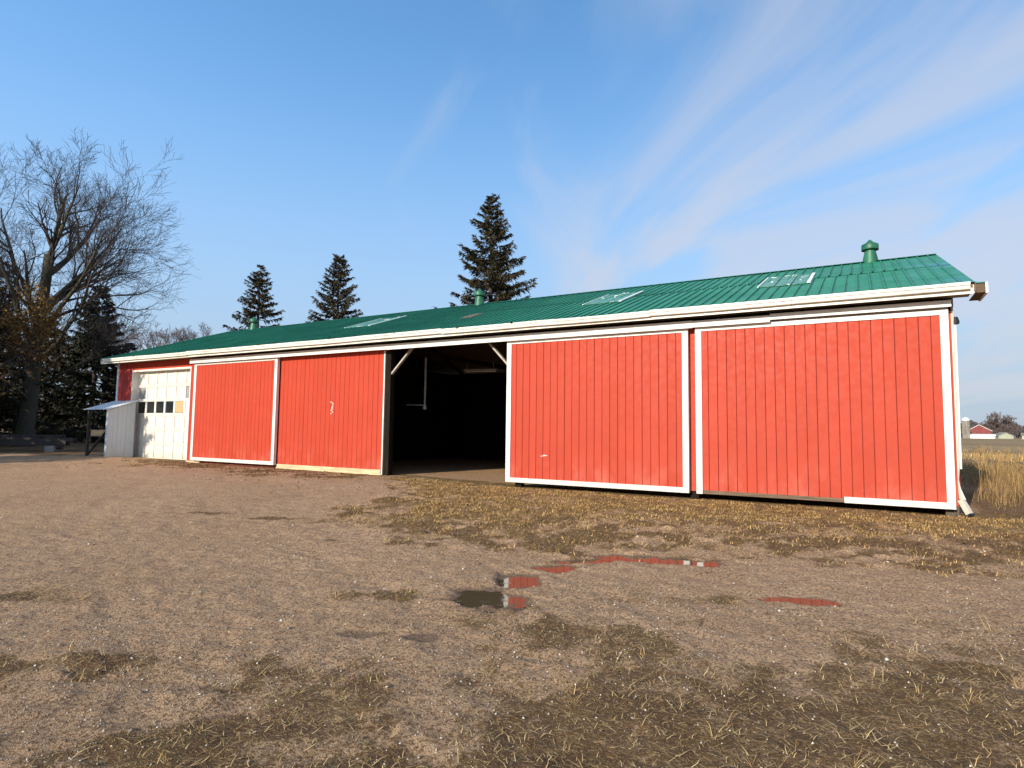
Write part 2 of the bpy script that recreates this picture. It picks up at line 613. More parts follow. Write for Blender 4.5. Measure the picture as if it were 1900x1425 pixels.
def base_z(x, y):
    x = np.asarray(x, float)
    y = np.asarray(y, float)
    nb = np.interp(x, [-60, -40, -26, -21.5, -12, -8, 1.5, 4, 60], [.3, .3, .26, .17, .15, .07, .06, .04, 0.0])
    return nb * sstep(-10, -1, y) * sstep(160, 60, np.abs(y)) * sstep(200, 80, np.abs(x))


def ground_z(x, y, pud=None):
    far = sstep(60, 25, np.hypot(x, y + 8))
    z = base_z(x, y) + far * ((fbm(x, y, 0.55, 5) - 0.5) * 0.07 + (fbm(x, y, 2.5, 8) - 0.5) * 0.03)
    fine = sstep(16, 8, np.hypot(x + 1, y + 10))
    z = z + fine * ((fbm(x, y, 9, 51, 3) - 0.5) * 0.036 + (vnoise(x, y, 22, 57) - 0.5) * 0.013)
    vm = sstep(-1.2, 0.6, y - np.interp(x, VX, VY)) * sstep(-0.25, -0.9, y) * sstep(-12, -10, x) * sstep(9, 5, x)
    z = z + vm * ((fbm(x, y, 4.5, 66, 3) - 0.5) * 0.085 + (vnoise(x, y, 14, 67) - 0.5) * 0.02)
    rut = np.abs(((x * 0.5 + y * 0.866 + 0.5 * np.sin(x * 0.45)) % 1.9) - 0.95)
    z = z - far * 0.014 * sstep(0.30, 0.05, rut) * sstep(0.4, 0.6, fbm(x, y, 0.4, 77))
    z = np.where((y > -0.4) & (y < 11) & (x > -27.2) & (x < 1.4), base_z(x, y * 0 - 0.1) - 0.02 + 0.25 * (z - base_z(x, y)), z)
    if pud is not None:
        # flatten the hollow and sink it
        flat = sstep(0, 0.35, pud)
        z = z * (1 - 0.85 * flat) - 0.030 * pud
    return z


def spaced(knots):
    out = [knots[0][0]]
    for (a, st), (b, st2) in zip(knots, knots[1:]):
        x = a
        while x < b - 1e-6:
            t = (x - a) / (b - a)
            x += st * (st2 / st) ** t
            out.append(min(x, b))
    return np.unique(np.round(out, 4))


gxs = spaced([(-1800, 300), (-120, 12), (-45, 1.0), (-20, 0.22), (-8, 0.05), (-4.5, 0.032), (2.2, 0.032), (5, 0.12), (30, 2), (150, 20), (1800, 300)])
gys = spaced([(-400, 100), (-30, 3), (-13.2, 0.05), (-12.4, 0.032), (-5.0, 0.034), (-0.5, 0.055), (2, 0.12), (14, 0.6), (60, 4), (300, 25), (2200, 300)])
XX, YY = np.meshgrid(gxs, gys)
ve, go, mud_shade, gr, pud = masks(XX, YY)
ZZ = ground_z(XX, YY, pud)
nx, ny = len(gxs), len(gys)
gi = np.arange(nx * ny).reshape(ny, nx)
gf = np.stack([gi[:-1, :-1], gi[:-1, 1:], gi[1:, 1:], gi[1:, :-1]], -1).reshape(-1, 4)


def ground_mat():
    q = NT('yard_gravel_and_turf', 0.95)
    q.b.inputs['Specular IOR Level'].default_value = 0.2
    v = q.coord((1, 1, 1), 'World')
    big = q.noise(0.45, 5, 0.6, v)
    mid = q.noise(4.5, 6, 0.65, v)
    fine = q.noise(38, 5, 0.7, v)
    grav = q.mix(q.ramp(big, 0.3, 0.7), (0.635, 0.392, 0.210), (0.73, 0.460, 0.258))
    grav = q.mix(q.ramp(mid, 0.35, 0.72, 0, 0.55), grav, (0.47, 0.275, 0.148))
    grain = q.noise(90, 8, 0.8, v)
    grav = q.mix(q.ramp(fine, 0.48, 0.58, 0, 0.85), grav, (0.235, 0.132, 0.068))
    grav = q.mix(q.ramp(grain, 0.50, 0.62, 0, 0.75), grav, (0.085, 0.050, 0.028))
    grav = q.mix(q.ramp(grain, 0.44, 0.32, 0, 0.60), grav, (0.66, 0.54, 0.40))
    vo = q.n('ShaderNodeTexVoronoi', feature='F1')
    vo.inputs['Scale'].default_value = 75
    q.l(v, vo.inputs['Vector'])
    sc = q.n('ShaderNodeSeparateColor')
    q.l(vo.outputs['Color'], sc.inputs[0])
    stone = q.math('MULTIPLY', q.ramp(sc.outputs[0], 0.70, 0.95), q.ramp(vo.outputs['Distance'], 0.45, 0.15))
    grav = q.mix(q.math('MULTIPLY', stone, 0.55), grav, (0.50, 0.43, 0.34))
    # moss and humus, plus the shade painted under the left trees
    mfac = q.attr('mud_shade')
    mf = q.math('ADD', mfac, q.math('MULTIPLY', q.math('SUBTRACT', mid, 0.5), 0.9))
    mf = q.ramp(q.math('ADD', mf, q.math('MULTIPLY', q.math('SUBTRACT', fine, 0.5), 2.0)), 0.20, 0.80)
    humus = q.mix(q.ramp(fine, 0.35, 0.65), (0.048, 0.023, 0.009), (0.235, 0.125, 0.050))
    humus = q.mix(q.ramp(grain, 0.45, 0.66, 0, 0.8), humus, (0.035, 0.021, 0.011))
    humus = q.mix(q.ramp(q.noise(2.2, 3, 0.5, v), 0.5, 0.7, 0, 0.4), humus, (0.165, 0.108, 0.035))
    straw = q.noise(1.0, 6, 0.75, q.coord((22, 48, 1), 'World'), 1.2)
    humus = q.mix(q.ramp(straw, 0.53, 0.60, 0, 0.7), humus, (0.60, 0.370, 0.145))
    c = q.mix(q.math('MULTIPLY', mf, 0.92), grav, humus)
    # dry turf
    gf_ = q.ramp(q.math('ADD', q.attr('gold'), q.math('MULTIPLY', q.math('SUBTRACT', mid, 0.5), 0.8)), 0.25, 0.75)
    turf = q.mix(q.ramp(fine, 0.32, 0.66), (0.13, 0.068, 0.026), (0.44, 0.265, 0.100))
    clod = q.noise(9, 5, 0.7, v)
    turf = q.mix(q.ramp(clod, 0.50, 0.62, 0, 0.8), turf, (0.11, 0.062, 0.026))
    turf = q.mix(q.ramp(grain, 0.46, 0.64, 0, 0.7), turf, (0.085, 0.052, 0.024))
    turf = q.mix(q.ramp(q.noise(1.4, 4, 0.6, v), 0.5, 0.72, 0, 0.55), turf, (0.30, 0.215, 0.075))
    c = q.mix(gf_, c, turf)
    # far fields: stubble and ploughland in broad strips
    sp = q.n('ShaderNodeSeparateXYZ')
    q.l(v, sp.inputs[0])
    ff = q.ramp(sp.outputs[1], 12, 26)
    strip = q.noise(1.0, 3, 0.5, q.coord((0.002, 0.018, 1), 'World'))
    fld = q.mix(q.ramp(strip, 0.40, 0.60), (0.24, 0.150, 0.070), (0.40, 0.265, 0.120))
    fld = q.mix(q.ramp(q.noise(1.0, 6, 0.7, q.coord((0.05, 0.25, 1), 'World')), 0.4, 0.7, 0, 0.5), fld, (0.17, 0.105, 0.055))
    c = q.mix(ff, c, fld)
    # damp silt round the puddles
    wet = q.ramp(q.math('ADD', q.attr('pud'), q.math('MULTIPLY', q.math('SUBTRACT', mid, 0.5), 0.5)), 0.05, 0.5)
    c = q.mix(q.math('MULTIPLY', wet, 0.70), c, (0.135, 0.088, 0.056))
    q.col(c)
    q.rough(q.math('SUBTRACT', 0.95, q.math('MULTIPLY', wet, 0.4)))
    hgt = q.math('ADD', q.math('MULTIPLY', fine, 0.6), q.math('ADD', q.math('MULTIPLY', grain, 0.8), q.math('MULTIPLY', q.ramp(vo.outputs['Distance'], 0.5, 0.0), 0.35)))
    q.bump(hgt, 0.030, 1.0)
    return q.m


M['ground'] = ground_mat()
gme = np_mesh('ground', np.stack([XX, YY, ZZ], -1).reshape(-1, 3), gf, M['ground'],
              {'mud_shade': mud_shade.ravel(), 'gold': go.ravel(), 'pud': pud.ravel()}, smooth=True)
tag(link('ground', gme), 'brown gravel yard with dry turf running out to the far fields', 'ground', kind='structure')

# puddles: a level sheet of water over each hollow
qw = NT('muddy_puddle_water', 0.03)
qw.col((0.095, 0.066, 0.034))
qw.b.inputs['IOR'].default_value = 1.58
qw.rough(qw.ramp(qw.noise(9, 4, 0.6, qw.coord((1, 1, 1), 'World')), 0.45, 0.7, 0.03, 0.16))
qw.bump(qw.noise(7, 2, 0.5, qw.coord((1, 1, 1), 'World')), 0.0006)
M['water'] = qw.m
for (px, py, a, b, t) in PUDS[:6]:
    ring = []
    for k in range(28):
        th = 2 * pi * k / 28
        u, w = 1.45 * a * cos(th), 1.45 * b * sin(th)
        ring.append((px + u * cos(t) - w * sin(t), py + u * sin(t) + w * cos(t), 0))
    aa = np.array(ring)
    zc = float(base_z(px, py)) * 0.15 - 0.0150
    me = bpy.data.meshes.new('puddle')
    me.from_pydata([(p[0] - px, p[1] - py, 0) for p in ring], [], [tuple(range(28))])
    me.materials.append(M['water'])
    tag(link('puddle', me, None, (px, py, zc)), kind='structure')


def gz1(x, y):
    X_, Y_ = np.array([float(x)]), np.array([float(y)])
    return float(ground_z(X_, Y_)[0])


# ------------------------------------------------------------------ barn
XL, XR = -26.9, 1.468
DEPTH = 10.4
EY, EZ = -0.60, 4.19       # roof edge at the eave
RY, RZ = 5.2, 6.18         # ridge
barn = empty('barn', (0, 0, 0), 0, 'long low red barn with green metal roof and white trimmed sliding doors', 'barn')


def board_mesh(w, h, t=0.024, c=0.009, top_slope=0.0, mat='red'):
    """upright board, front face towards -y, origin at the lower left of its back"""
    b = MB()
    prof = [(0.003, 0), (0.003, -t + c), (c, -t), (w - c, -t), (w - 0.003, -t + c), (w - 0.003, 0)]
    lo = [(x, y, 0) for x, y in prof]
    hi = [(x, y, h + top_slope * x) for x, y in prof]
    b.hexa(lo, hi)
    return b.mesh('board', M[mat])


def board_row(parent, x0, x1, z0, z1, y, n, mat='red', jz=0.0, name='board'):
    w = (x1 - x0) / n
    me = board_mesh(w, z1 - z0, mat=mat)
    for i in range(n):
        o = link(name, me, parent, (x0 + i * w, y + random.uniform(-.0025, .0025), z0 + random.uniform(-jz, jz)))
        o.rotation_euler = (0, random.uniform(-.0006, .0006), 0)


def sliding_door(x0, x1, z0, z1, yb, n, label=None, bottom=None, tr=0.13):
    """door hung on the outer track: backing frame > boards and white trim"""
    bk = MB().box(x0 + .02, x1 - .02, yb, yb + .05, z0 + .03, z1 - .02)
    d = bk.build('sliding_door', M['redback'], barn)
    if label: d['label'] = label
    board_row(d, x0 + tr * .6, x1 - tr * .6, z0 + tr * .6, z1 - .06, yb - .001, n)
    yf, yk = yb - .050, yb - .024
    MB().box(x0, x0 + tr, yf, yb + .055, z0 + .002, z1).build('trim', M['white'], d)
    MB().box(x1 - tr, x1, yf, yb + .055, z0 + .002, z1).build('trim', M['white'], d)
    MB().box(x0 + tr + .001, x1 - tr - .001, yf + .003, yb + .052, z1 - .10, z1 - .003).build('trim', M['white'], d)
    bx0 = x0 if bottom is None else bottom
    MB().box(bx0 + (tr + .001 if bottom is None else 0), x1 - tr - .001, yf + .004, yb + .052, z0, z0 + .115).build('trim', M['white'], d)
    return d


YB = -0.125
d1 = sliding_door(-21.41, -16.85, .25, 3.83, YB, 23, 'white framed red sliding door next to the garage door')
# the boarded bay beside the opening: no frame, bare plank below
b2 = MB().box(-16.9, -12.31, .0, .05, .30, 3.86).build('boarded_bay', M['redback'], barn)
board_row(b2, -16.86, -12.315, .29, 3.85, -.002, 23, jz=.004)
b2['label'] = 'unframed red boarded bay left of the dark opening'
MB().box(-16.86, -12.32, -.05, .02, .06, .285).build('skirting_plank', M['skirt'], b2)
# white scuff on the boards
mk = MB()
for k in range(9):
    cx_, cz_ = -14.42 + random.uniform(-.05, .05), 2.12 + (k - 4) * .045
    pts = [(cx_ + random.uniform(.015, .045) * cos(a), -.0275, cz_ + random.uniform(.012, .03) * sin(a)) for a in np.linspace(0, 2 * pi, 8)[:-1]]
    mk.quad(*pts[::-1])
mk.build('paint_scuff', simple('bare_pale_scuff', (0.55, 0.42, 0.38), 0.3, 20), b2)
d3 = sliding_door(-7.98, -3.33, .18, 3.82, YB, 23, 'white framed red sliding door right of the dark opening')
d4 = sliding_door(-3.17, 1.40, .18, 3.82, YB, 23, 'rightmost red sliding door missing part of its lower trim', bottom=-.36)
MB().box(-3.03, -.365, YB - .03, YB + .04, .185, .262).build('bare_rail', M['brownwood'], d4)
# bird-shaped scratch on the third door
sc_ = MB()
sc_.bar((-6.98, YB - .0265, .86), (-6.80, YB - .0265, .885), .012, .002, (0, 1, 0))
sc_.bar((-6.90, YB - .0268, .865), (-6.88, YB - .0268, .915), .010, .002, (0, 1, 0))
sc_.build('scratch', M['seal'], d3)

# posts and red strips behind the doors
for x in (-16.8, -7.7, -3.25):
    MB().box(x - .09, x + .09, .0, .18, -.1, 4.0).build('post', M['darkwood'], barn)
MB().box(-3.36, -3.14, -.03, -.002, .22, 3.83).build('red_strip', M['red'], barn)
MB().box(-12.3, -12.255, -.045, .05, .05, 3.84).build('jamb_trim', M['white'], barn)
MB().box(-12.253, -12.06, -.005, .18, -.05, 3.95).build('post', M['darkwood'], barn)
MB().box(1.26, 1.40, .02, .2, -.1, 4.0).build('post', M['jamb'], barn)
MB().box(1.36, 1.455, -.03, .018, .23, 3.98).build('red_strip', M['red'], barn)

# left end: red wall round the garage opening
GX0, GX1, GZ0, GZ1 = -25.75, -21.87, .20, 3.66
wl_ = MB().box(XL, GX0 - .02, .001, .06, 0, 4.05).build('wall', M['redback'], barn)
board_row(wl_, XL + .01, GX0 - .06, .1, 4.03, .0, 6, 'mottledred')
wh_ = MB().box(GX0 - .02, GX1 + .03, .001, .06, GZ1 + .03, 4.05).build('wall', M['redback'], barn)
board_row(wh_, GX0 - .06, GX1 + .05, GZ1 + .05, 4.03, .0, 20)
wr_ = MB().box(GX1 + .03, -16.92, .052, .10, .1, 4.05).build('wall', M['redback'], barn)
board_row(wr_, GX1 + .06, -21.05, .22, 4.03, .0, 4)
MB().box(XL - .05, XL + .07, -.05, .06, .1, 4.05).build('corner_trim', M['white'], barn)
MB().box(GX1 + .06, -21.05, -.03, .03, .02, .215).build('skirting_plank', M['skirt'], barn)
# garage frame: casing proud of the wall and deep reveals
MB().box(GX0 - .07, GX0, -.04, .24, .1, GZ1 + .07).build('garage_casing', M['white'], barn)
MB().box(GX1, GX1 + .055, -.04, .24, .1, GZ1 + .07).build('garage_casing', M['white'], barn)
MB().box(GX0 + .001, GX1 - .001, -.038, .24, GZ1, GZ1 + .068).build('garage_casing', M['white'], barn)

gd = MB()
NC, NR = 6, 6
cw, rh = (GX1 - GX0) / NC, (GZ1 - GZ0) / NR
ST = .055
yg = .20
gd.box(GX0 + .002, GX1 - .002, yg + .02, yg + .05, GZ0, GZ1)
for c in range(NC + 1):
    xx = GX0 + c * cw
    gd.box(max(xx - ST, GX0 + .003), min(xx + ST, GX1 - .003), yg - .012, yg + .0195, GZ0 + .002, GZ1 - .002)
for r in range(NR):
    for zz_ in (GZ0 + r * rh, GZ0 + (r + 1) * rh - ST):
        gd.box(GX0 + .003, GX1 - .003, yg - .010, yg + .019, zz_ + .004, zz_ + ST - .002)
gdo = gd.build('garage_door', M['garage'], barn)
gdo['label'] = 'white panelled overhead garage door with a row of dark panes'
for r in range(NR):            # from the top
    for c in range(NC):
        x0 = GX0 + c * cw + ST + .006
        x1 = GX0 + (c + 1) * cw - ST - .006
        z1 = GZ1 - r * rh - ST - .006
        z0 = GZ1 - (r + 1) * rh + ST + .006
        nm, mt, yo = 'panel', M['garage'], .004
        if r == 2 and c < 4: nm, mt, yo = 'pane', M['glass'], .012
        if r == 2 and c == 4: nm, mt, yo = 'plywood_panel', M['ply'], -.016
        if r == 1 and c in (0, 5): nm, mt = 'grey_panel', M['greypanel_shade']
        b = MB()
        e = .018
        yf = yg + yo
        b.hexa([(x0, yg + .019, z0), (x1, yg + .019, z0), (x1, yg + .019, z1), (x0, yg + .019, z1)][::-1],
               [(x0 + e, yf, z0 + e), (x1 - e, yf, z0 + e), (x1 - e, yf, z1 - e), (x0 + e, yf, z1 - e)][::-1])
        b.build(nm, mt, gdo)

# header, soffit, gutter
for (a, b_, z0, z1, y) in ((-21.56, -12.0, 3.80, 3.955, -.28), (-11.998, -3.2, 3.79, 3.95, -.282), (-3.198, -1.62, 3.80, 3.94, -.28), (-1.618, 1.44, 3.845, 3.965, -.275)):
    MB().box(a, b_, y, y + .03, z0, z1).box(a, b_, y + .0305, .0, z1 - .03, z1 - .002).build('track_cover', M['white'], barn)
MB().box(-21.5, 1.4, -.10, -.05, 3.835, 3.88).build('door_track', M['galv'], barn)
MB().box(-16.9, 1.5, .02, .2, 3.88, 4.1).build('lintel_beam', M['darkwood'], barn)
MB().box(XL - .3, XR + .26, EY + .07, -.005, 4.045, 4.065).build('soffit', M['soffit'], barn)
for i in range(8):
    x0 = XL - .32 + i * (XR + .28 - (XL - .32)) / 8
    x1 = XL - .32 + (i + 1) * (XR + .28 - (XL - .32)) / 8
    MB().box(x0 + .002, x1 - .002, EY + .045, EY + .069, 3.995 + random.uniform(-.004, .004), 4.16).build('fascia', M['gutter'], barn)


def gutter_mesh(L, sag=0.0):
    b = MB()
    prof = [(0, .125), (0, 0), (-.075, 0), (-.085, .02), (-.085, .055), (-.108, .075), (-.108, .125), (-.098, .125), (-.098, .080), (-.075, .06), (-.075, .012), (-.012, .012), (-.012, .125)]
    n = 6
    for i in range(n + 1):
        t = i / n
        for y, z in prof:
            b.v.append((L * t, y, z - sag * 4 * t * (1 - t)))
    k = len(prof)
    for i in range(n):
        for j in range(k):
            j2 = (j + 1) % k
            b.f.append((i * k + j, (i + 1) * k + j, (i + 1) * k + j2, i * k + j2))
    b.f.append(tuple(range(k)))
    b.f.append(tuple(n * k + j for j in range(k - 1, -1, -1)))
    return b


NG = 10
glen = (XR + .22 - (XL - .05)) / NG
for i in range(NG):
    o = gutter_mesh(glen - .004, random.uniform(0, .012)).build('gutter', M['gutter'], barn, (XL - .05 + i * glen, EY + .045, 4.062 + random.uniform(-.006, .006)))
    o.rotation_euler = (0, random.uniform(-.0025, .0025), 0)
# strap hangers and debris along the gutter
for i in range(26):
    x = XL + .6 + i * 1.08 + random.uniform(-.15, .15)
    MB().box(x, x + .022, EY - .068, EY + .02, 4.172, 4.178).box(x, x + .022, EY - .069, EY - .064, 4.12, 4.172).build('gutter_strap', M['galv'], barn)
for (x, s_) in ((-12.9, .07), (-16.4, .10), (-17.2, .08), (-13.9, .11), (-19.7, .06), (-11.4, .05), (-22.9, .05), (-24.6, .05), (-9.2, .03), (-7.6, .03)):
    b = MB()
    for k in range(10):
        p = Vector((random.uniform(-s_, s_), random.uniform(-.03, .03), random.uniform(-.01, .03)))
        q = p + Vector((random.uniform(-.05, .05), random.uniform(-.02, .02), random.uniform(-.02, .05)))
        b.bar(p, q, .022, .012)
    b.build('gutter_debris', M['darkwood'], barn, (x, EY - .04, 4.165))

# ----- roof
slope = math.atan2(RZ - EZ, RY - EY)
SL = math.hypot(RZ - EZ, RY - EY)
RX0, RX1 = XL - .30, XR + .28
deck = MB()
for s_ in (1, -1):
    def yy(v): return v if s_ == 1 else 2 * RY - v
    t = .05
    p = [(RX0 + .02, yy(EY + .02), EZ - .03), (RX1 - .02, yy(EY + .02), EZ - .03), (RX1 - .02, RY, RZ - .03), (RX0 + .02, RY, RZ - .03)]
    q = [(x, y, z - t) for x, y, z in p]
    if s_ == 1: deck.hexa(q, p)
    else: deck.hexa(q[::-1], p[::-1])
roof = deck.build('roof', M['brownwood'], barn)


def sheet_mesh(w, L, nr=4, wave=0.0):
    """ribbed sheet: x across, y up the slope, z out of it"""
    prof = []
    pitch_ = w / nr
    for i in range(nr):
        x = i * pitch_
        prof += [(x, .0), (x + .008, .026), (x + .032, .026), (x + .040, .0), (x + pitch_ * .52, .001)]
    prof.append((w - .001, .0))
    b = MB()
    n = 3
    for j in range(n + 1):
        for x, z in prof:
            b.v.append((x, L * j / n, z))
    k = len(prof)
    for j in range(n):
        for i in range(k - 1):
            b.f.append((j * k + i, j * k + i + 1, (j + 1) * k + i + 1, (j + 1) * k + i))
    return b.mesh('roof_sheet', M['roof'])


NS = 32
sw = (RX1 - RX0) / NS
split = .53
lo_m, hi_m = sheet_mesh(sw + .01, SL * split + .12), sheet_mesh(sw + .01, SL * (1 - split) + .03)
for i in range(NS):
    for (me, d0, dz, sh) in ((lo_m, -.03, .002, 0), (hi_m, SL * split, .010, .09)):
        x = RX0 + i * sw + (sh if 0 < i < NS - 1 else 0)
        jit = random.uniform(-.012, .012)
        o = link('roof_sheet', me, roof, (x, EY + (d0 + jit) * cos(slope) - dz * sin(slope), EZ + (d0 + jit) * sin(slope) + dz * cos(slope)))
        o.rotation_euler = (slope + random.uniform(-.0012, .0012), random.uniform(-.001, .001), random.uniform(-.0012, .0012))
# rear slope
rear = MB()
rear.quad((RX0, 2 * RY - EY, EZ), (RX0, RY, RZ), (RX1, RY, RZ), (RX1, 2 * RY - EY, EZ))
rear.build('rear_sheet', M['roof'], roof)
cap = MB()
for s_ in (1, -1):
    a, c = Vector((0, RY, RZ + .04)), Vector((0, RY - s_ * .20, RZ + .04 - .20 * math.tan(slope) + .006))
    cap.quad((RX0, a.y, a.z), (RX0, c.y, c.z), (RX1, c.y, c.z), (RX1, a.y, a.z)) if s_ == 1 else cap.quad((RX0, a.y, a.z), (RX1, a.y, a.z), (RX1, c.y, c.z), (RX0, c.y, c.z))
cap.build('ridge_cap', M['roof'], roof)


def on_roof(x, y, off=.0):
    z = EZ + (y - EY) * math.tan(slope)
    return Vector((x, y - off * sin(slope), z + off * cos(slope)))


def roof_patch(name, mat, x0, x1, y0, y1, off=.03, seal=True, seg=3):
    """panel of sheets laid into the roof, ribs continuing through"""
    L = (y1 - y0) / cos(slope)
    b = MB()
    for k in range(seg):
        xa, xb = x0 + (x1 - x0) * k / seg + .012, x0 + (x1 - x0) * (k + 1) / seg - .012
        sk = random.uniform(-.06, .06)
        p = [on_roof(xa, y0 + sk, off), on_roof(xb, y0 + sk, off), on_roof(xb, y1 + sk, off), on_roof(xa, y1 + sk, off)]
        q = [v - Vector((0, -sin(slope), cos(slope))) * .012 for v in p]
        b.hexa(q, p)
    o = b.build(name, mat, roof)
    if seal:
        s_ = MB()
        for xx in (x0 + .0, x1):
            s_.bar(on_roof(xx, y0 - .03, off + .008), on_roof(xx, y1 + .04, off + .008), .075 if xx == x1 else .03, .02)
        for k in range(9):
            xx = random.uniform(x0, x1)
            yk = random.choice([y0, y1, random.uniform(y0, y1)])
            s_.bar(on_roof(xx, yk, off + .003), on_roof(xx + random.uniform(-.06, .18), yk + random.uniform(-.1, .25), off + .003), random.uniform(.02, .06), .012)
        s_.build('sealant', M['seal'], o)
    return o


roof_patch('skylight', M['sky'], -2.09, -1.0, 1.55, 3.45)['label'] = 'patched pale skylight nearest the gable end'
roof_patch('skylight', M['sky'], -6.58, -5.52, 1.55, 3.45)['label'] = 'pale skylight above the framed door by the opening'
roof_patch('skylight', M['sky'], -15.7, -14.55, 1.7, 3.55)['label'] = 'white edged skylight left of the opening'
roof_patch('rusted_patch', M['rust'], -10.55, -10.1, 1.3, 2.0, .028, False, 2)

# rake trim and the boxed eave end at the right gable
for x in (RX1 - .005, RX0 - .025):
    b = MB()
    p = [(x, EY + .03, EZ - .17), (x + .03, EY + .03, EZ - .17), (x + .03, EY + .03, EZ - .005), (x, EY + .03, EZ - .005)]
    q = [(x, RY, RZ - .17), (x + .03, RY, RZ - .17), (x + .03, RY, RZ - .005), (x, RY, RZ - .005)]
    b.hexa(p[::-1], q[::-1])
    p2 = [(x_, 2 * RY - y_, z_) for x_, y_, z_ in p]
    b.hexa(p2, [(x_, y_ + .001, z_) for x_, y_, z_ in q])
    b.build('rake_board', M['brownwood'] if x > 0 else M['white'], barn)
MB().box(RX1 + .026, RX1 + .165, EY + .12, EY + .14, 4.02, 4.185).box(RX1 + .026, RX1 + .165, EY + .14, .3, 4.02, 4.035).build('eave_return', M['brownwood'], barn)
MB().box(RX1 + .1655, RX1 + .20, EY + .09, .3, 4.0, 4.19).build('eave_return_trim', M['white'], barn)
MB().hexa([(RX1 + .02, EY + .09, 4.186), (RX1 + .165, EY + .09, 4.186), (RX1 + .165, .3, 4.186), (RX1 + .02, .3, 4.186)],
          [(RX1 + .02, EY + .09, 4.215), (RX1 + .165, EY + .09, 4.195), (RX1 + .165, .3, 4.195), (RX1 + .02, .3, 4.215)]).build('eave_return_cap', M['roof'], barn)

# gables and rear wall
gb = MB().box(XR - .05, XR - .001, .2, DEPTH, .05, 4.1)
gb.hexa([(XR - .05, .0, 4.1), (XR - .001, .0, 4.1), (XR - .001, DEPTH, 4.1), (XR - .05, DEPTH, 4.1)], [(XR - .05, RY - .01, RZ - .12), (XR - .001, RY - .01, RZ - .12), (XR - .001, RY + .01, RZ - .12), (XR - .05, RY + .01, RZ - .12)])
gw = gb.build('gable_wall', M['redback'], barn)
bw = .2
for i in range(int(DEPTH / bw)):
    y = .01 + i * bw
    ym = y + bw / 2
    top = EZ + (min(ym, 2 * RY - ym) - EY) * math.tan(slope) - .16
    me = board_mesh(bw, top - .22)
    o = link('board', me, gw, (XR, y, .22))
    o.rotation_euler = (0, 0, pi / 2)
gb = MB().box(XL, XL + .05, .07, DEPTH, .05, 4.1)
gb.hexa([(XL, .0, 4.1), (XL + .05, .0, 4.1), (XL + .05, DEPTH, 4.1), (XL, DEPTH, 4.1)], [(XL, RY - .01, RZ - .12), (XL + .05, RY - .01, RZ - .12), (XL + .05, RY + .01, RZ - .12), (XL, RY + .01, RZ - .12)])
gb.build('gable_wall', M['mottledred'], barn)
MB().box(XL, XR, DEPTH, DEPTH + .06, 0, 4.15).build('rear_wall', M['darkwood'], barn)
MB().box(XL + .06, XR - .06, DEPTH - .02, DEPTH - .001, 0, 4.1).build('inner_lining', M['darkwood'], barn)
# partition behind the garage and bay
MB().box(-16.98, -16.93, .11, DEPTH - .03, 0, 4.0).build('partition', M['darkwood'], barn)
# framing seen inside
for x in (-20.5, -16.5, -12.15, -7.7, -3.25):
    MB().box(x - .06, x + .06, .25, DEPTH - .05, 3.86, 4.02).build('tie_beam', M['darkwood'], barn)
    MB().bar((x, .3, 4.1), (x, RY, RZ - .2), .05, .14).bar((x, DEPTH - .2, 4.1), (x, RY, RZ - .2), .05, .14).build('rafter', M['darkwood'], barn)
# knee braces in the opening
MB().bar((-12.13, .06, 3.05), (-11.30, .06, 3.86), .045, .09, (0, 1, 0)).build('knee_brace', M['brace'], barn)
MB().bar((-12.13, .06, 2.72), (-12.13, .06, 3.06), .045, .07, (0, 1, 0)).build('knee_brace', M['brace'], barn)
MB().bar((-8.70, .06, 3.86), (-7.86, .06, 3.0), .045, .10, (0, 1, 0)).build('knee_brace', M['brace'], barn)

# corner trim of bent metal, crumpled at its foot
ct = MB()
lev = [(3.80, 0, 0), (3.2, .004, 0), (2.3, .0, .002), (1.5, .006, 0), (1.05, .002, -.004), (.85, -.012, -.02), (.70, -.03, -.03), (.55, -.005, -.05), (.40, .045, -.08), (.36, .06, -.085)]
prof = [(-.015, -.036), (.002, -.036), (.028, -.010), (.028, .09)]
for (z, dx, dy) in lev:
    for k, (px, py) in enumerate(prof):
        w = (0.15, .7, 1, 1)[k]
        ct.v.append((XR + px + dx * w, py + dy * w, z))
kk = len(prof)
for i in range(len(lev) - 1):
    for j in range(kk - 1):
        ct.f.append((i * kk + j, (i + 1) * kk + j, (i + 1) * kk + j + 1, i * kk + j + 1))
cto = ct.build('corner_trim', M['cream'], barn)
cto['label'] = 'bent cream metal corner trim with a crumpled foot'
MB().box(XR - .05, XR + .02, -.03, .09, 3.81, 4.02).build('corner_trim', M['greypanel_shade'], barn)  # top of the trim painted grey for the eave's shadow
# downspout along the gable edge and its loose elbow on the ground
MB().box(XR + .03, XR + .062, .02, .10, .9, 3.55).build('downspout', M['white'], barn)
lampo = MB().lathe([(.0, .0), (.055, .0), (.06, .05), (.035, .13), (.0, .14)], 12).build('wall_lamp', M['black'], barn, (XR + .06, .03, 3.56))
MB().box(1.38, 1.46, -.02, .07, -.1, .225).build('corner_post', M['jamb'], barn)


# ----- ridge ventilators
def ventilator(x):
    b = MB()
    b.lathe([(.30, -.15), (.26, .12), (.20, .40), (.195, .50), (.19, .52)], 28)
    r = b.build('ridge_ventilator', M['vent'], barn, (x, RY - .05, RZ), True)
    r.scale = (.68, .68, .66)
    MB().lathe([(.185, .38), (.185, .60)], 20).build('throat', M['ventdark'], r)
    c = MB()
    c.lathe([(.29, .47), (.295, .47), (.305, .50), (.302, .69), (.295, .70), (.14, .79), (.04, .90), (.0, .92)], 28)
    c.lathe([(.30, .475), (.305, .485), (.308, .475)], 28)
    c.build('cap', M['vent'], r, None, True)
    c2 = MB().lathe([(.28, .472), (.19, .474)], 28).build('cap_underside', M['ventdark'], r)
    return r


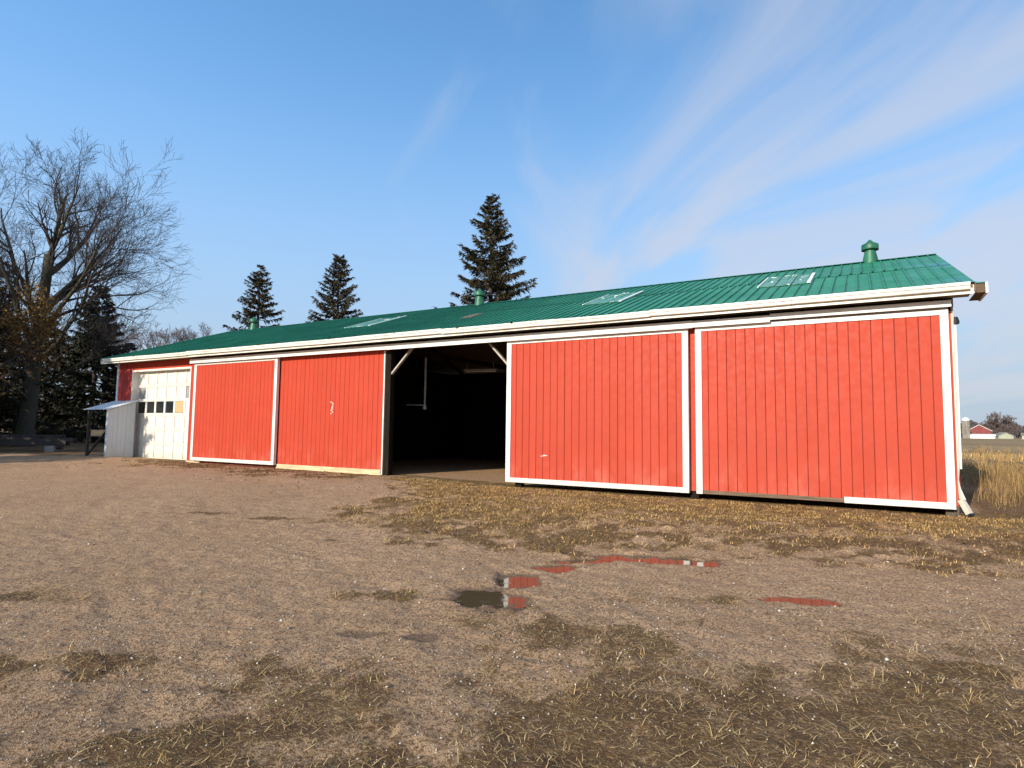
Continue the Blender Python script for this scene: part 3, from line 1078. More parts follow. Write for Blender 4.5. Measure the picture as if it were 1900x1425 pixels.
for x in (.28, -12.35, -25.3):
    ventilator(x)

# ------------------------------------------------------------------ things at the barn
tl = empty('tube_light', (-11.9, 4.6, 3.62), 0.25, 'unlit tube light hanging in the dark barn opening', 'lamp')
MB().box(-.62, .62, -.05, .05, .0, .05).build('housing', M['galv'], tl)
MB().tube([(-.58, 0, -.03), (.58, 0, -.03)], .02, 8).build('tube', M['seal'], tl)
MB().bar((-.5, 0, .05), (-.5, 0, .3), .012, .012).bar((.5, 0, .05), (.5, 0, .3), .012, .012).build('hanger', M['galv'], tl)
pp = empty('drop_pipe', (-12.5, 2.2, 2.2), 0, 'pale drop pipe hanging inside the dark opening near the left post', 'pipe')
MB().tube([(0, 0, 0), (0, 0, 1.65)], .035, 10).build('pipe', M['galv'], pp)
MB().tube([(0, 0, -.06), (0, 0, .06)], .06, 10).build('coupling', M['galv'], pp)
MB().tube([(-.04, 0, .08), (-.75, 0, .10)], .02, 8).build('branch_pipe', M['galv'], pp)

el = empty('downspout_elbow', (1.56, -.08, gz1(1.56, -.1)), 0, 'loose cream downspout elbow lying at the right corner of the barn', 'downspout')
b = MB()
b.bar((-.07, .04, .30), (.04, -.05, .05), .085, .085)
b.build('elbow', M['cream'], el)
MB().bar((.034, -.045, .064), (.050, -.058, .028), .092, .092).build('collar', M['black'], el)

# lean-to at the left end
SX0, SX1 = -27.0, -25.42
sh = empty('lean_to', (0, 0, 0), 0, 'small white boarded lean-to with pale tin roof against the left end of the barn', 'shed')
nb = 6
for i in range(nb):
    y1 = -.045 - i * .163
    y0 = y1 - .158
    f = lambda y: 2.46 + .36 * y
    zb = .20
    MB().hexa([(SX1 - .02, y0, zb), (SX1 + .004 * (i % 2), y0, zb), (SX1 + .004 * (i % 2), y1, zb), (SX1 - .02, y1, zb)],
              [(SX1 - .02, y0, f(y0)), (SX1 + .004 * (i % 2), y0, f(y0)), (SX1 + .004 * (i % 2), y1, f(y1)), (SX1 - .02, y1, f(y1))]).build('board', M['greyboard'], sh)
MB().box(SX1 - .10, SX1 + .015, -1.07, -1.025, .18, 2.10).build('post', M['greyboard'], sh)
for (x, y, h) in ((SX0 + .05, -1.0, 2.06), (SX0 + .05, -.1, 2.38)):
    MB().box(x - .04, x + .04, y - .04, y + .04, .18, h).build('post', M['beam'], sh)
MB().bar((SX0 + .07, -1.03, .25), (SX1 - .10, -1.03, 1.25), .04, .09, (0, 1, 0)).build('brace', M['beam'], sh)
MB().bar((SX0 + .05, -1.03, 1.65), (SX0 + .40, -1.03, 2.05), .04, .07, (0, 1, 0)).build('brace', M['beam'], sh)
tr_ = MB()
n = 22
for i in range(n + 1):
    x = SX0 - .12 + (SX1 + .10 - (SX0 - .12)) * i / n
    z = .012 * math.sin(i * 2.2) + random.uniform(-.004, .004)
    for y in (-1.17, -.55, -.03):
        tr_.v.append((x, y, 2.50 + .34 * y + z + (random.uniform(-.012, .012) if y < -1 else 0)))
for i in range(n):
    for j in range(2):
        tr_.f.append((i * 3 + j, (i + 1) * 3 + j, (i + 1) * 3 + j + 1, i * 3 + j + 1))
o = tr_.build('tin_roof', M['tin'], sh)
o.modifiers.new('thick', 'SOLIDIFY').thickness = .012
MB().box(SX0 + .02, SX1 - .11, -1.0, -.1, 1.02, 1.05).build('shelf', M['beam'], sh)
MB().box(SX0 + .06, SX1 - .03, -.062, -.04, .2, 2.3).build('back_panel', M['darkwood'], sh)
cr = empty('wooden_crate', (SX0 + .72, -.78, 1.052), 0, 'brown wooden crate on the shelf of the lean-to', 'crate')
MB().box(-.55, .55, -.18, -.155, 0, .24).build('side', M['ply'], cr)
MB().box(-.55, .55, .155, .18, 0, .24).build('side', M['ply'], cr)
MB().box(-.55, -.525, -.154, .154, 0, .24).build('end', M['ply'], cr)
MB().box(.525, .55, -.154, .154, 0, .24).build('end', M['ply'], cr)
MB().box(-.524, .524, -.154, .154, 0.002, .02).build('base', M['ply'], cr)


# timber stack on blocks under the trees
def timber(x, y, z, L, w, h, rz, label):
    b = MB()
    n = 7
    rows = []
    for i in range(n + 1):
        t = -L / 2 + L * i / n
        jw, jh = random.uniform(-.012, .012), random.uniform(-.015, .015)
        ring = [(t, -w / 2 + jw, 0 + jh * .3), (t, w / 2 + jw, 0 + jh * .3), (t, w / 2 + jw * .5, h + jh), (t, -w / 2 + jw * .5, h + jh)]
        rows.append(ring)
        b.v += ring
    for i in range(n):
        for j in range(4):
            k = (j + 1) % 4
            b.f.append((i * 4 + j, (i + 1) * 4 + j, (i + 1) * 4 + k, i * 4 + k))
    b.f.append((0, 1, 2, 3))
    b.f.append((n * 4 + 3, n * 4 + 2, n * 4 + 1, n * 4))
    o = b.build('timber_beam', M['beam'], None, (x, y, z))
    o.rotation_euler = (0, random.uniform(-.01, .01), rz)
    return tag(o, label, 'timber', 'old timbers stacked under the trees')


PX, PY = -33.0, -1.25
PR = radians(38)
gzp = gz1(PX, PY)
ax, ay = cos(PR), sin(PR)
timber(PX, PY, gzp + .26, 4.6, .26, .20, PR, 'grey weathered timber at the front bottom of the stack left of the lean-to')
timber(PX - ay * .34, PY + ax * .34, gzp + .26, 4.3, .24, .20, PR + .02, 'grey weathered timber at the rear bottom of the stack left of the lean-to')
timber(PX - ay * .05 + ax * .25, PY + ax * .05 + ay * .25, gzp + .475, 4.7, .30, .15, PR - .015, 'widest grey timber lying in the middle of the stack left of the lean-to')
timber(PX - ay * .2 + ax * .2, PY + ax * .2 + ay * .2, gzp + .645, 3.6, .38, .09, PR + .03, 'thin pale plank on top of the stack left of the lean-to')
for (t, lb) in ((-1.55, 'concrete block under the left end of the timber stack'), (1.75, 'concrete block under the right end of the timber stack')):
    x, y = PX + ax * t, PY + ay * t
    b = MB().box(-.2, .2, -.32, .45, -.03, .08).box(-.2, .2, -.32, -.16, .0805, .18).box(-.2, .2, .28, .45, .0805, .18).box(-.2, .2, -.32, .45, .1805, .25)
    o = b.build('concrete_block', M['concrete'], None, (x, y, gz1(x, y)))
    o.rotation_euler = (0, 0, PR)
    tag(o, lb, 'block', 'blocks carrying the timber stack')


# ------------------------------------------------------------------ trees
def bark(name, c1, c2, moss=None):
    q = NT(name, 0.9)
    v = q.coord((6, 6, 1.5), 'Object')
    c = q.mix(q.ramp(q.noise(1.5, 5, 0.65, v), 0.3, 0.7), c1, c2)
    if moss:
        g = q.ramp(q.noise(0.7, 4, 0.6, q.coord((1, 1, .4), 'Object')), 0.42, 0.62, 0, .7)
        c = q.mix(g, c, moss)
    q.col(c)
    q.bump(q.noise(4, 5, 0.65, v), 0.03)
    return q.m


def leafy(name, lo, hi, trans=0.0):
    q = NT(name, 0.75)
    f = q.attr('rnd')
    q.col(q.mix(f, lo, hi))
    q.b.inputs['Specular IOR Level'].default_value = 0.15
    return q.m


M['bark'] = bark('maple_bark', (0.035, 0.029, 0.023), (0.085, 0.07, 0.056), (0.075, 0.072, 0.024))
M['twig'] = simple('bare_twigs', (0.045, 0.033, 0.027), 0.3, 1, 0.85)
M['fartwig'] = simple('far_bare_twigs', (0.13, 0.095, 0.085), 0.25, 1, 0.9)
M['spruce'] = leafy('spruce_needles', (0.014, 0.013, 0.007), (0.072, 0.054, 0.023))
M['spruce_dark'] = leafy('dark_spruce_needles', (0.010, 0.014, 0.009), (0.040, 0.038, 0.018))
M['spruce_bark'] = simple('spruce_bark', (0.055, 0.042, 0.034), 0.3, 4, 0.9)
M['brownleaf'] = leafy('withered_brown_leaves', (0.11, 0.058, 0.018), (0.28, 0.16, 0.045))


def tubes_mesh(name, branches, mat, minsides=3):
    """branches: list of (pts (n,3), radii (n))"""
    V, Fs = [], []
    base = 0
    for pts, rad in branches:
        pts = np.asarray(pts)
        n = len(pts)
        sd_ = 10 if rad[0] > .2 else (7 if rad[0] > .08 else (5 if rad[0] > .03 else minsides))
        d = np.gradient(pts, axis=0)
        d /= np.linalg.norm(d, axis=1)[:, None] + 1e-9
        ref = np.array([0.0, 0, 1]) if abs(d[0][2]) < .8 else np.array([1.0, 0, 0])
        u = np.cross(d, ref)
        u /= np.linalg.norm(u, axis=1)[:, None] + 1e-9
        w = np.cross(d, u)
        an = np.arange(sd_) * 2 * pi / sd_
        ring = pts[:, None, :] + (u[:, None, :] * np.cos(an)[None, :, None] + w[:, None, :] * np.sin(an)[None, :, None]) * np.asarray(rad)[:, None, None]
        V.append(ring.reshape(-1, 3))
        ii = np.arange(n - 1)[:, None] * sd_
        k = np.arange(sd_)[None, :]
        k2 = (k + 1) % sd_
        Fs.append(np.stack([base + ii + k, base + ii + k2, base + ii + sd_ + k2, base + ii + sd_ + k], -1).reshape(-1, 4))
        base += n * sd_
    return np_mesh(name, np.concatenate(V), np.concatenate(Fs), mat, None, True)


def gen_bare(H, seed, kids=(8, 8, 6, 5, 4, 3), R=.45, fork=.30, spread=(25, 50), minr=.006, up=.10, lrat=(.42, .72), limbs=None):
    rs = np.random.default_rng(seed)
    big, small = [], []
    tips = []

    def branch(p, d, L, r, depth):
        n = max(3, min(9, int(L / (.9 if depth < 2 else .45)) + 1))
        pts, rad = [p], [r]
        dd = d
        for i in range(n):
            wob = .025 if depth == 0 else (.09 if depth < 2 else .13)
            dd = dd + rs.normal(size=3) * wob + np.array([0, 0, up * (1.0 if depth > 0 else .3)])
            dd = dd / np.linalg.norm(dd)
            pts.append(pts[-1] + dd * L / n)
            rad.append(max(minr, r * (1 - (i + 1) / n * (.45 if depth == 0 else .75))))
        (big if depth <= 1 else small).append((np.array(pts), np.array(rad)))
        if depth >= len(kids):
            tips.append(pts[-1])
            return
        nk = kids[depth]
        for k in range(nk):
            t = (fork if depth == 0 else .22) + (1 - (fork if depth == 0 else .22)) * (k + rs.uniform(.1, .9)) / nk
            j = min(n - 1, int(t * n))
            fr = t * n - j
            q = pts[j] * (1 - fr) + pts[j + 1] * fr
            dl = pts[j + 1] - pts[j]
            dl = dl / np.linalg.norm(dl)
            a = radians(rs.uniform(*spread)) * (1.15 if depth == 0 and t < .6 else 1)
            o = np.cross(dl, rs.normal(size=3))
            o /= np.linalg.norm(o) + 1e-9
            nd = dl * cos(a) + o * sin(a)
            rr = max(minr, (rad[j] * (1 - fr) + rad[j + 1] * fr) * rs.uniform(.52, .74))
            ll = L * rs.uniform(*lrat) * (1.15 - .45 * t if depth > 0 else 1.2 - .5 * t)
            branch(q, nd, ll, rr, depth + 1)
    branch(np.array([0, 0, -.2]), np.array([0, 0, 1.0]), H * .62, R, 0)
    for (z, az, el, L, r) in (limbs or []):
        branch(np.array([0, 0, z]), np.array([cos(az) * cos(el), sin(az) * cos(el), sin(el)]), L, r, 1)
    # buttress at the foot
    pts, rad = big[0]
    rad[0] *= 1.5
    zmax = max(b[0][-1][2] for b in big + small)
    k = H / zmax
    big = [(p * k, r) for p, r in big]
    small = [(p * k, r) for p, r in small]
    return big, small, [t * k for t in tips]


def bare_tree(name, loc, gen, label, group=None, twigmat='twig', rz=0):
    big, small, tips = gen
    t = empty(name, loc, rz, label, 'tree', group)
    link('trunk', tubes_mesh('trunk', big, M['bark']), t)
    link('crown', tubes_mesh('crown', small, M[twigmat]), t)
    return t


def polar(az_deg, dist):
    a = radians(az_deg)
    return CAM.x - sin(a) * dist, CAM.y + cos(a) * dist


def spruce_meshes(H, Rb, seed, dens=1.0, mat='spruce', power=.85, zstart=.06, gap=.15, step=1.0):
    rs = np.random.default_rng(seed)
    V, R_ = [], []
    tw = [(np.array([[0, 0, -.2], [0.02, 0, H * .5], [0, 0, H * .985]]), np.array([.018 * H, .011 * H, .01]))]
    z = H * zstart
    while z < H * .985:
        f = z / H
        L0 = Rb * (1 - f) ** power + .18
        nb_ = int(rs.integers(5, 8))
        off = rs.uniform(0, 2 * pi)
        for k in range(nb_):
            if rs.uniform() < gap: continue
            az = off + 2 * pi * k / nb_ + rs.uniform(-.35, .35)
            L = L0 * rs.uniform(.60, 1.18)
            out = np.array([cos(az), sin(az), 0])
            side = np.array([-sin(az), cos(az), 0])
            z0 = z + rs.uniform(-.15, .15)
            droop = rs.uniform(.22, .42) * (1 - .75 * f)
            lift = rs.uniform(.16, .34)

            def P(s):
                return out * (L * s)[:, None] + np.array([0, 0, 1.0]) * (z0 + L * (-droop * s + lift * s ** 2.6 + .25 * f * s))[:, None]
            ss = np.linspace(0, 1, 6)
            tw.append((P(ss), np.linspace(.030 * (L / 3 + .3), .006, 6)))
            ns = int((16 + 26 * L) * dens)
            s = rs.uniform(.10, 1.0, ns) ** .8
            p = P(s) + side[None, :] * rs.normal(size=ns)[:, None] * .02
            ln = (.20 + .16 * L * (1 - .55 * s)) * rs.uniform(.55, 1.35, ns)
            sg = rs.choice([-1, 1], ns)
            dirv = out[None, :] * rs.uniform(.15, .9, ns)[:, None] + side[None, :] * (sg * rs.uniform(.1, 1.0, ns))[:, None] + np.array([0, 0, 1.0])[None, :] * rs.uniform(-1.0, .15, ns)[:, None]
            dirv /= np.linalg.norm(dirv, axis=1)[:, None]
            wv = np.cross(dirv, rs.normal(size=(ns, 3)))
            wv /= np.linalg.norm(wv, axis=1)[:, None] + 1e-9
            wd = rs.uniform(.022, .055, ns)[:, None] * (1 + .25 * L / 3)
            mid_ = p + dirv * (ln * .45)[:, None]
            tip = p + dirv * ln[:, None]
            V.append(np.stack([p, mid_ + wv * wd, tip, mid_ - wv * wd], 1))
            R_.append(np.repeat(np.clip(.25 + .5 * s + rs.normal(size=ns) * .22, 0, 1), 4))
        z += rs.uniform(.26, .46) * (1 - .35 * f) * step
    V = np.concatenate(V).reshape(-1, 3)
    R_ = np.concatenate(R_)
    F_ = np.arange(len(V)).reshape(-1, 4)
    return tubes_mesh('trunk', tw, M['spruce_bark']), np_mesh('crown', V, F_, M[mat], {'rnd': R_})


def place_spruce(meshes, x, y, label, sc=1.0, rz=0.0, group=None, z=None):
    t = empty('spruce_tree', (x, y, gz1(x, y) if z is None else z), rz, label, 'tree', group)
    t.scale = (sc, sc, sc)
    link('trunk', meshes[0], t)
    link('crown', meshes[1], t)
    return t


# the big bare maple left of the barn
mx, my = polar(68.6, 42)
g1 = gen_bare(18.6, 12, (7, 7, 6, 5, 4), R=.42, fork=.36, spread=(22, 46), up=.05, lrat=(.45, .74),
              limbs=[(6.0, radians(30), radians(42), 8.2, .15), (4.6, radians(24), radians(32), 7.2, .12), (7.6, radians(44), radians(52), 6.5, .14), (8.0, radians(205), radians(48), 8.0, .15), (3.4, radians(36), radians(12), 5.5, .10), (2.6, radians(-25), radians(16), 7.0, .12), (2.2, radians(190), radians(12), 5.5, .12), (5.2, radians(-70), radians(40), 7.0, .13)])
bare_tree('bare_tree', (mx, my, gz1(mx, my)), g1, 'tall bare tree with spreading branches left of the barn')
# lighter bare tree behind it
x, y = polar(59.6, 72)
g2 = gen_bare(12.6, 33, (7, 7, 6, 5, 4), R=.26, fork=.25, spread=(25, 55), minr=.010)
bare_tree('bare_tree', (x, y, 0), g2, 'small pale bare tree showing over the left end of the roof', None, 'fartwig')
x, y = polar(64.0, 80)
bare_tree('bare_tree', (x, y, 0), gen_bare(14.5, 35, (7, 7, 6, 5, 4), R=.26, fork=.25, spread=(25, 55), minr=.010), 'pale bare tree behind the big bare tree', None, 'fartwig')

# young oak holding its withered leaves, at the left edge
ox, oy = polar(70.6, 37)
g3 = gen_bare(8.2, 5, (9, 6, 5, 4), R=.13, fork=.15, spread=(35, 70), up=.02)
t3 = bare_tree('oak_tree', (ox, oy, gz1(ox, oy)), g3, 'small tree with withered brown leaves at the left edge')
tp = np.array(g3[2])
rs = np.random.default_rng(3)
tp = tp[tp[:, 2] > 2.2]
cc = np.repeat(tp, 10, 0) + rs.normal(size=(len(tp) * 10, 3)) * .22
n = len(cc)
a1 = rs.normal(size=(n, 3)); a1 /= np.linalg.norm(a1, axis=1)[:, None]
a2 = np.cross(a1, rs.normal(size=(n, 3))); a2 /= np.linalg.norm(a2, axis=1)[:, None]
s1 = rs.uniform(.05, .10, n)[:, None]
V = np.stack([cc - a1 * s1, cc + a2 * s1 * .5, cc + a1 * s1, cc - a2 * s1 * .5], 1).reshape(-1, 3)
link('foliage', np_mesh('foliage', V, np.arange(len(V)).reshape(-1, 4), M['brownleaf'], {'rnd': np.repeat(rs.uniform(0, 1, n), 4)}), t3)

# three spruces behind the barn
sA = spruce_meshes(19.4, 5.6, 101, 1.3, gap=.12, power=.80, step=1.15)
x, y = polar(32.2, 45)
place_spruce(sA, x, y, 'tallest spruce rising behind the middle of the barn roof', z=0)
sB = spruce_meshes(17.0, 4.4, 102, 1.25, gap=.10, power=.80, step=1.15)
x, y = polar(46.3, 55)
place_spruce(sB, x, y, 'slim spruce behind the roof, middle one of three', z=0)
sC = spruce_meshes(16.5, 5.0, 103, 1.2, gap=.18, power=.85, step=1.3)
x, y = polar(53.0, 60)
place_spruce(sC, x, y, 'leftmost of the three spruces behind the barn roof', z=0)
# dark spruces massed at the left
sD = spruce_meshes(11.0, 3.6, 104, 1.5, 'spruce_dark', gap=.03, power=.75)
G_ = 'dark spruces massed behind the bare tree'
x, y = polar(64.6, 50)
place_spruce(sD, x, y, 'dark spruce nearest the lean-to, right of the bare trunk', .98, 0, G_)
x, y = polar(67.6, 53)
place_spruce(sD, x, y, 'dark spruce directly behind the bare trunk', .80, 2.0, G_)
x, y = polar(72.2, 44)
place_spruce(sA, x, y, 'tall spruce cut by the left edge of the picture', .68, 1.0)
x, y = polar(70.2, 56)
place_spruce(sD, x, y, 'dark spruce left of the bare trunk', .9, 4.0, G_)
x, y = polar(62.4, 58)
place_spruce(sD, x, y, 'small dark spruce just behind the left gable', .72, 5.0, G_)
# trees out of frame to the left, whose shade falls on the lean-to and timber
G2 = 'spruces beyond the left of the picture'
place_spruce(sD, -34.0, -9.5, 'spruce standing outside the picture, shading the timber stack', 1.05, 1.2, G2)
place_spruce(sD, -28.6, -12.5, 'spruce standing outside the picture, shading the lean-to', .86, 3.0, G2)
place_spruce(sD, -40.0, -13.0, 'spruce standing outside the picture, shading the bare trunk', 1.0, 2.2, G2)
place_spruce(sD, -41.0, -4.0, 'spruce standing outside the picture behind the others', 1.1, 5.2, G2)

# ------------------------------------------------------------------ far farm at the right
def far(px_dir, dist):
    return CAM.x + px_dir[0] * dist * 1.40, CAM.y + px_dir[1] * dist * 1.40


M['silo'] = simple('grey_silo_staves', (0.24, 0.21, 0.17), 0.35, .3, 0.9, 0, (1, 1, .4))
M['dome'] = simple('white_silo_dome', (0.8, 0.8, 0.8), 0.05, 1, 0.4)
M['farred'] = simple('far_red_boards', (0.20, 0.040, 0.035), 0.2, 1)
M['farwhite'] = simple('far_white_wall', (0.78, 0.75, 0.66), 0.1, .5)
M['fargreen'] = simple('far_pale_green_wall', (0.34, 0.36, 0.26), 0.1, .5)
M['fardark'] = simple('far_dark_opening', (0.02, 0.018, 0.016), 0.1, .5)
sx_, sy_ = far((.1166, .9932), 350)
si = empty('silo', (sx_, sy_, 0), 0, 'grey concrete silo with white dome beyond the field', 'silo')
b = MB().lathe([(2.2, 0), (2.2, 11.4)], 32)
b.build('staves', M['silo'], si, None, True)
b = MB()
for k in range(14):
    b.lathe([(2.21, .5 + k * .8), (2.25, .55 + k * .8), (2.21, .6 + k * .8)], 32)
b.build('hoops', M['silo'], si)
MB().lathe([(2.3, 11.4), (2.25, 11.7), (1.9, 12.5), (1.2, 13.1), (.5, 13.4), (0, 13.45)], 32).build('dome', M['dome'], si, None, True)
MB().box(-.35, .35, -2.75, -2.15, .5, 11.3).build('chute', M['silo'], si)


def gable_house(name, x, y, rz, w, d, h, rise, wall, roofm, label, cat, openings=()):
    t = empty(name, (x, y, 0), rz, label, cat)
    b = MB().box(-w / 2, w / 2, -d / 2, d / 2, 0, h)
    b.hexa([(-w / 2, -d / 2, h), (w / 2, -d / 2, h), (w / 2, d / 2, h), (-w / 2, d / 2, h)], [(-w * .01, -d / 2, h + rise), (w * .01, -d / 2, h + rise), (w * .01, d / 2, h + rise), (-w * .01, d / 2, h + rise)])
    b.build('wall', M[wall], t)
    r = MB()
    for s_ in (-1, 1):
        e = Vector((s_ * (w / 2 + .5), 0, h - .25)); p = Vector((0, 0, h + rise + .1))
        lo = [(e.x, -d / 2 - .5, e.z), (p.x, -d / 2 - .5, p.z), (p.x, d / 2 + .5, p.z), (e.x, d / 2 + .5, e.z)]
        hi = [(a, b_, c + .3) for a, b_, c in lo]
        r.hexa(lo if s_ == 1 else lo[::-1], hi if s_ == 1 else hi[::-1])
    r.build('roof', M[roofm], t)
    for (a, z0, w_, h_) in openings:
        MB().box(a - w_ / 2, a + w_ / 2, -d / 2 - .06, -d / 2 + .02, z0, z0 + h_).build('window', M['fardark'], t)
    return t


x, y = far((.1300, .9915), 372)
gable_house('far_barn', x, y, radians(-6), 12.5, 16, 5.0, 3.8, 'farred', 'farwhite', 'red gabled barn with white roof edge behind the silo', 'barn', ((-3.5, 0, 2, 3),))
x, y = far((.1312, .9912), 352)
gable_house('far_shed', x, y, radians(84), 7.0, 14.5, 1.9, .55, 'farwhite', 'farwhite', 'long low white farm shed in front of the far red barn', 'shed')
x, y = far((.1850, .9830), 330)
gable_house('far_house', x, y, radians(80), 7, 12, 2.4, .9, 'fargreen', 'silo', 'low pale green building at the right edge of the fields', 'building')
x, y = far((.1540, .9880), 365)
gable_house('far_house', x, y, radians(10), 8, 9, 2.0, 1.8, 'fargreen', 'silo', 'small grey gabled house among the far bare trees', 'house')

gfar = gen_bare(15, 77, (8, 7, 6, 5), R=.35, fork=.15, spread=(30, 60), minr=.05)
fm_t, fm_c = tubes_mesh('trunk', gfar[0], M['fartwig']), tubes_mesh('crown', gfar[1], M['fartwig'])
FAR_LB = ['far bare tree just right of the red barn roof', 'far bare tree, left half of the tallest crown right of the red barn', 'tallest far bare tree in the clump right of the red barn', 'far bare tree on the right shoulder of the clump', 'rightmost far bare tree of the clump', 'far bare tree at the back of the clump', 'far bare tree peeping out between silo and red barn', 'low far bare tree in front of the right of the clump', 'low far bare tree beside the right wall of the red barn']
for i, (ud, ds, s_) in enumerate(((.1395, 392, .80), (.1455, 398, 1.1), (.1520, 400, 1.15), (.1575, 395, .95), (.1640, 420, .75), (.1490, 420, 1.0), (.1225, 420, .65), (.1560, 385, .6), (.1430, 384, .6))):
    d = sqrt(1 - ud * ud)
    x, y = far((ud, d), ds)
    t = empty('bare_tree', (x, y, 0), i * 1.3, FAR_LB[i], 'tree', 'bare trees at the far farm')
    t.scale = (s_ * 1.3, s_ * 1.3, s_ * 1.15)
    link('trunk', fm_t, t)
    link('crown', fm_c, t)


def woods(name, a0, a1, dist, h, n, seed, label):
    rs = np.random.default_rng(seed)
    az = rs.uniform(a0, a1, n)
    dd = dist + rs.uniform(-40, 60, n)
    hh = h * (.55 + .45 * np.array([vnoise(np.array([a * 1.7]), np.array([seed * 3.1]), 1.0, seed)[0] for a in az]))
    zz = rs.uniform(0, 1, n) ** .7 * hh
    c = np.stack([CAM.x - np.sin(np.radians(az)) * dd, CAM.y + np.cos(np.radians(az)) * dd, zz], 1)
    a1_ = rs.normal(size=(n, 3)); a1_[:, 2] *= 1.8
    a1_ /= np.linalg.norm(a1_, axis=1)[:, None]
    a2_ = np.cross(a1_, rs.normal(size=(n, 3))); a2_ /= np.linalg.norm(a2_, axis=1)[:, None]
    s1 = rs.uniform(.5, 1.6, n)[:, None]
    V = np.stack([c - a1_ * s1, c + a2_ * s1 * .5, c + a1_ * s1, c - a2_ * s1 * .5], 1).reshape(-1, 3)
    o = link(name, np_mesh(name, V, np.arange(len(V)).reshape(-1, 4), M['farwood'], {'rnd': np.repeat(rs.uniform(0, 1, n), 4)}))
    tag(o, label, 'woods', kind='stuff')


M['farwood'] = leafy('far_winter_woods', (0.085, 0.070, 0.066), (0.14, 0.115, 0.105))
woods('distant_woods', -16, -5, 760, 17, 14000, 4, 'grey brown line of winter woods on the right horizon')
woods('distant_woods', 55, 85, 260, 9, 9000, 9, 'low winter woods beyond the trees at the left')

# ------------------------------------------------------------------ small growth
def blades(name, x, y, h, w, lean, mat, label, seed, bend=.5, flat=None, z=None):
    rs = np.random.default_rng(seed)
    n = len(x)
    if z is None:
        z = ground_z(x, y)
    az = rs.uniform(0, 2 * pi, n)
    dx, dy = np.cos(az), np.sin(az)
    wx, wy = -dy * w / 2, dx * w / 2
    l1, l2 = lean * .45, lean
    p0 = np.stack([x, y, z - .004], 1)
    hv = np.sqrt(np.maximum(.02, 1 - lean ** 2))
    p2 = p0 + np.stack([dx * h * l2, dy * h * l2, h * hv * (1 - .25 * bend * lean)], 1)
    p1 = p0 * .5 + p2 * .5 + np.stack([-dy * h, dx * h, np.zeros(n)], 1) * (rs.normal(size=n) * .06)[:, None]
    p1[:, 2] += h * hv * rs.uniform(.0, .16, n)
    ws = np.stack([wx, wy, np.zeros(n)], 1)
    V = np.stack([p0 - ws, p0 + ws, p1 - ws * .8, p1 + ws * .8, p2], 1).reshape(-1, 3)
    b = np.arange(n)[:, None] * 5
    F_ = np.concatenate([b + np.array([[0, 1, 3]]), b + np.array([[0, 3, 2]]), b + np.array([[2, 3, 4]])], 0)
    me = np_mesh(name, V, F_, mat, {'rnd': np.repeat(rs.uniform(0, 1, n), 5)})
    return tag(link(name, me), label, 'grass', kind='stuff')


def scatter(x0, x1, y0, y1, n, dens, seed):
    rs = np.random.default_rng(seed)
    x = rs.uniform(x0, x1, n)
    y = rs.uniform(y0, y1, n)
    k = rs.uniform(0, 1, n) < dens(x, y)
    return x[k], y[k]


M['straw'] = leafy('dry_straw', (0.28, 0.155, 0.050), (0.78, 0.54, 0.24))
M['turfblade'] = leafy('dry_turf_blades', (0.14, 0.074, 0.024), (0.70, 0.45, 0.175))
M['weed'] = leafy('dry_weed_stalks', (0.11, 0.062, 0.024), (0.44, 0.29, 0.12))


def no_pud(x, y):
    return masks(x, y)[4] < .25


# turf along the barn
x, y = scatter(-12, 5, -7.6, -.15, 330000, lambda x, y: (lambda k: np.clip(k[1] * .8 + k[0] * .22, 0, 1) * (k[4] < .2))(masks(x, y)) * (.12 + .88 * sstep(.42, .56, fbm(x, y, 3.4, 68, 3))) * ~((x < 1.5) & (y > -.25)), 61)
rs = np.random.default_rng(1)
blades('dry_turf', x, y, rs.uniform(.02, .075, len(x)) * (.5 + fbm(x, y, 1.3, 64)), rs.uniform(.005, .011, len(x)), rs.uniform(.6, .99, len(x)), M['turfblade'], 'short dry golden turf along the foot of the barn', 62)
# straw tufts in the foreground: single stems fanning out of small crowns
rs = np.random.default_rng(2)
tx, ty = scatter(-8, 3, -12.6, -6.5, 1500, lambda x, y: (lambda k: k[3] * .55 * (k[4] < .15))(masks(x, y)) * (y < -7.3), 71)
k = rs.integers(2, 14, len(tx))
x = np.repeat(tx, k) + rs.normal(size=k.sum()) * .025
y = np.repeat(ty, k) + rs.normal(size=k.sum()) * .025
blades('straw_tufts', x, y, rs.uniform(.03, .12, len(x)) * rs.choice([1, 1, 1, 1.6], len(x)), rs.uniform(.002, .0042, len(x)), rs.uniform(.70, .998, len(x)), M['straw'], 'pale dry straw tufts in the foreground gravel', 72)
x, y = scatter(-9, 4, -12.8, -5.5, 170000, lambda x, y: (lambda k: np.clip(k[3] * .8 + .015, 0, 1) * (k[4] < .2))(masks(x, y)), 81)
rs = np.random.default_rng(4)
blades('straw_litter', x, y, rs.uniform(.02, .10, len(x)), rs.uniform(.002, .0048, len(x)), rs.uniform(.93, .9995, len(x)), M['straw'], 'short broken straw lying over mossy ground', 82, .9)
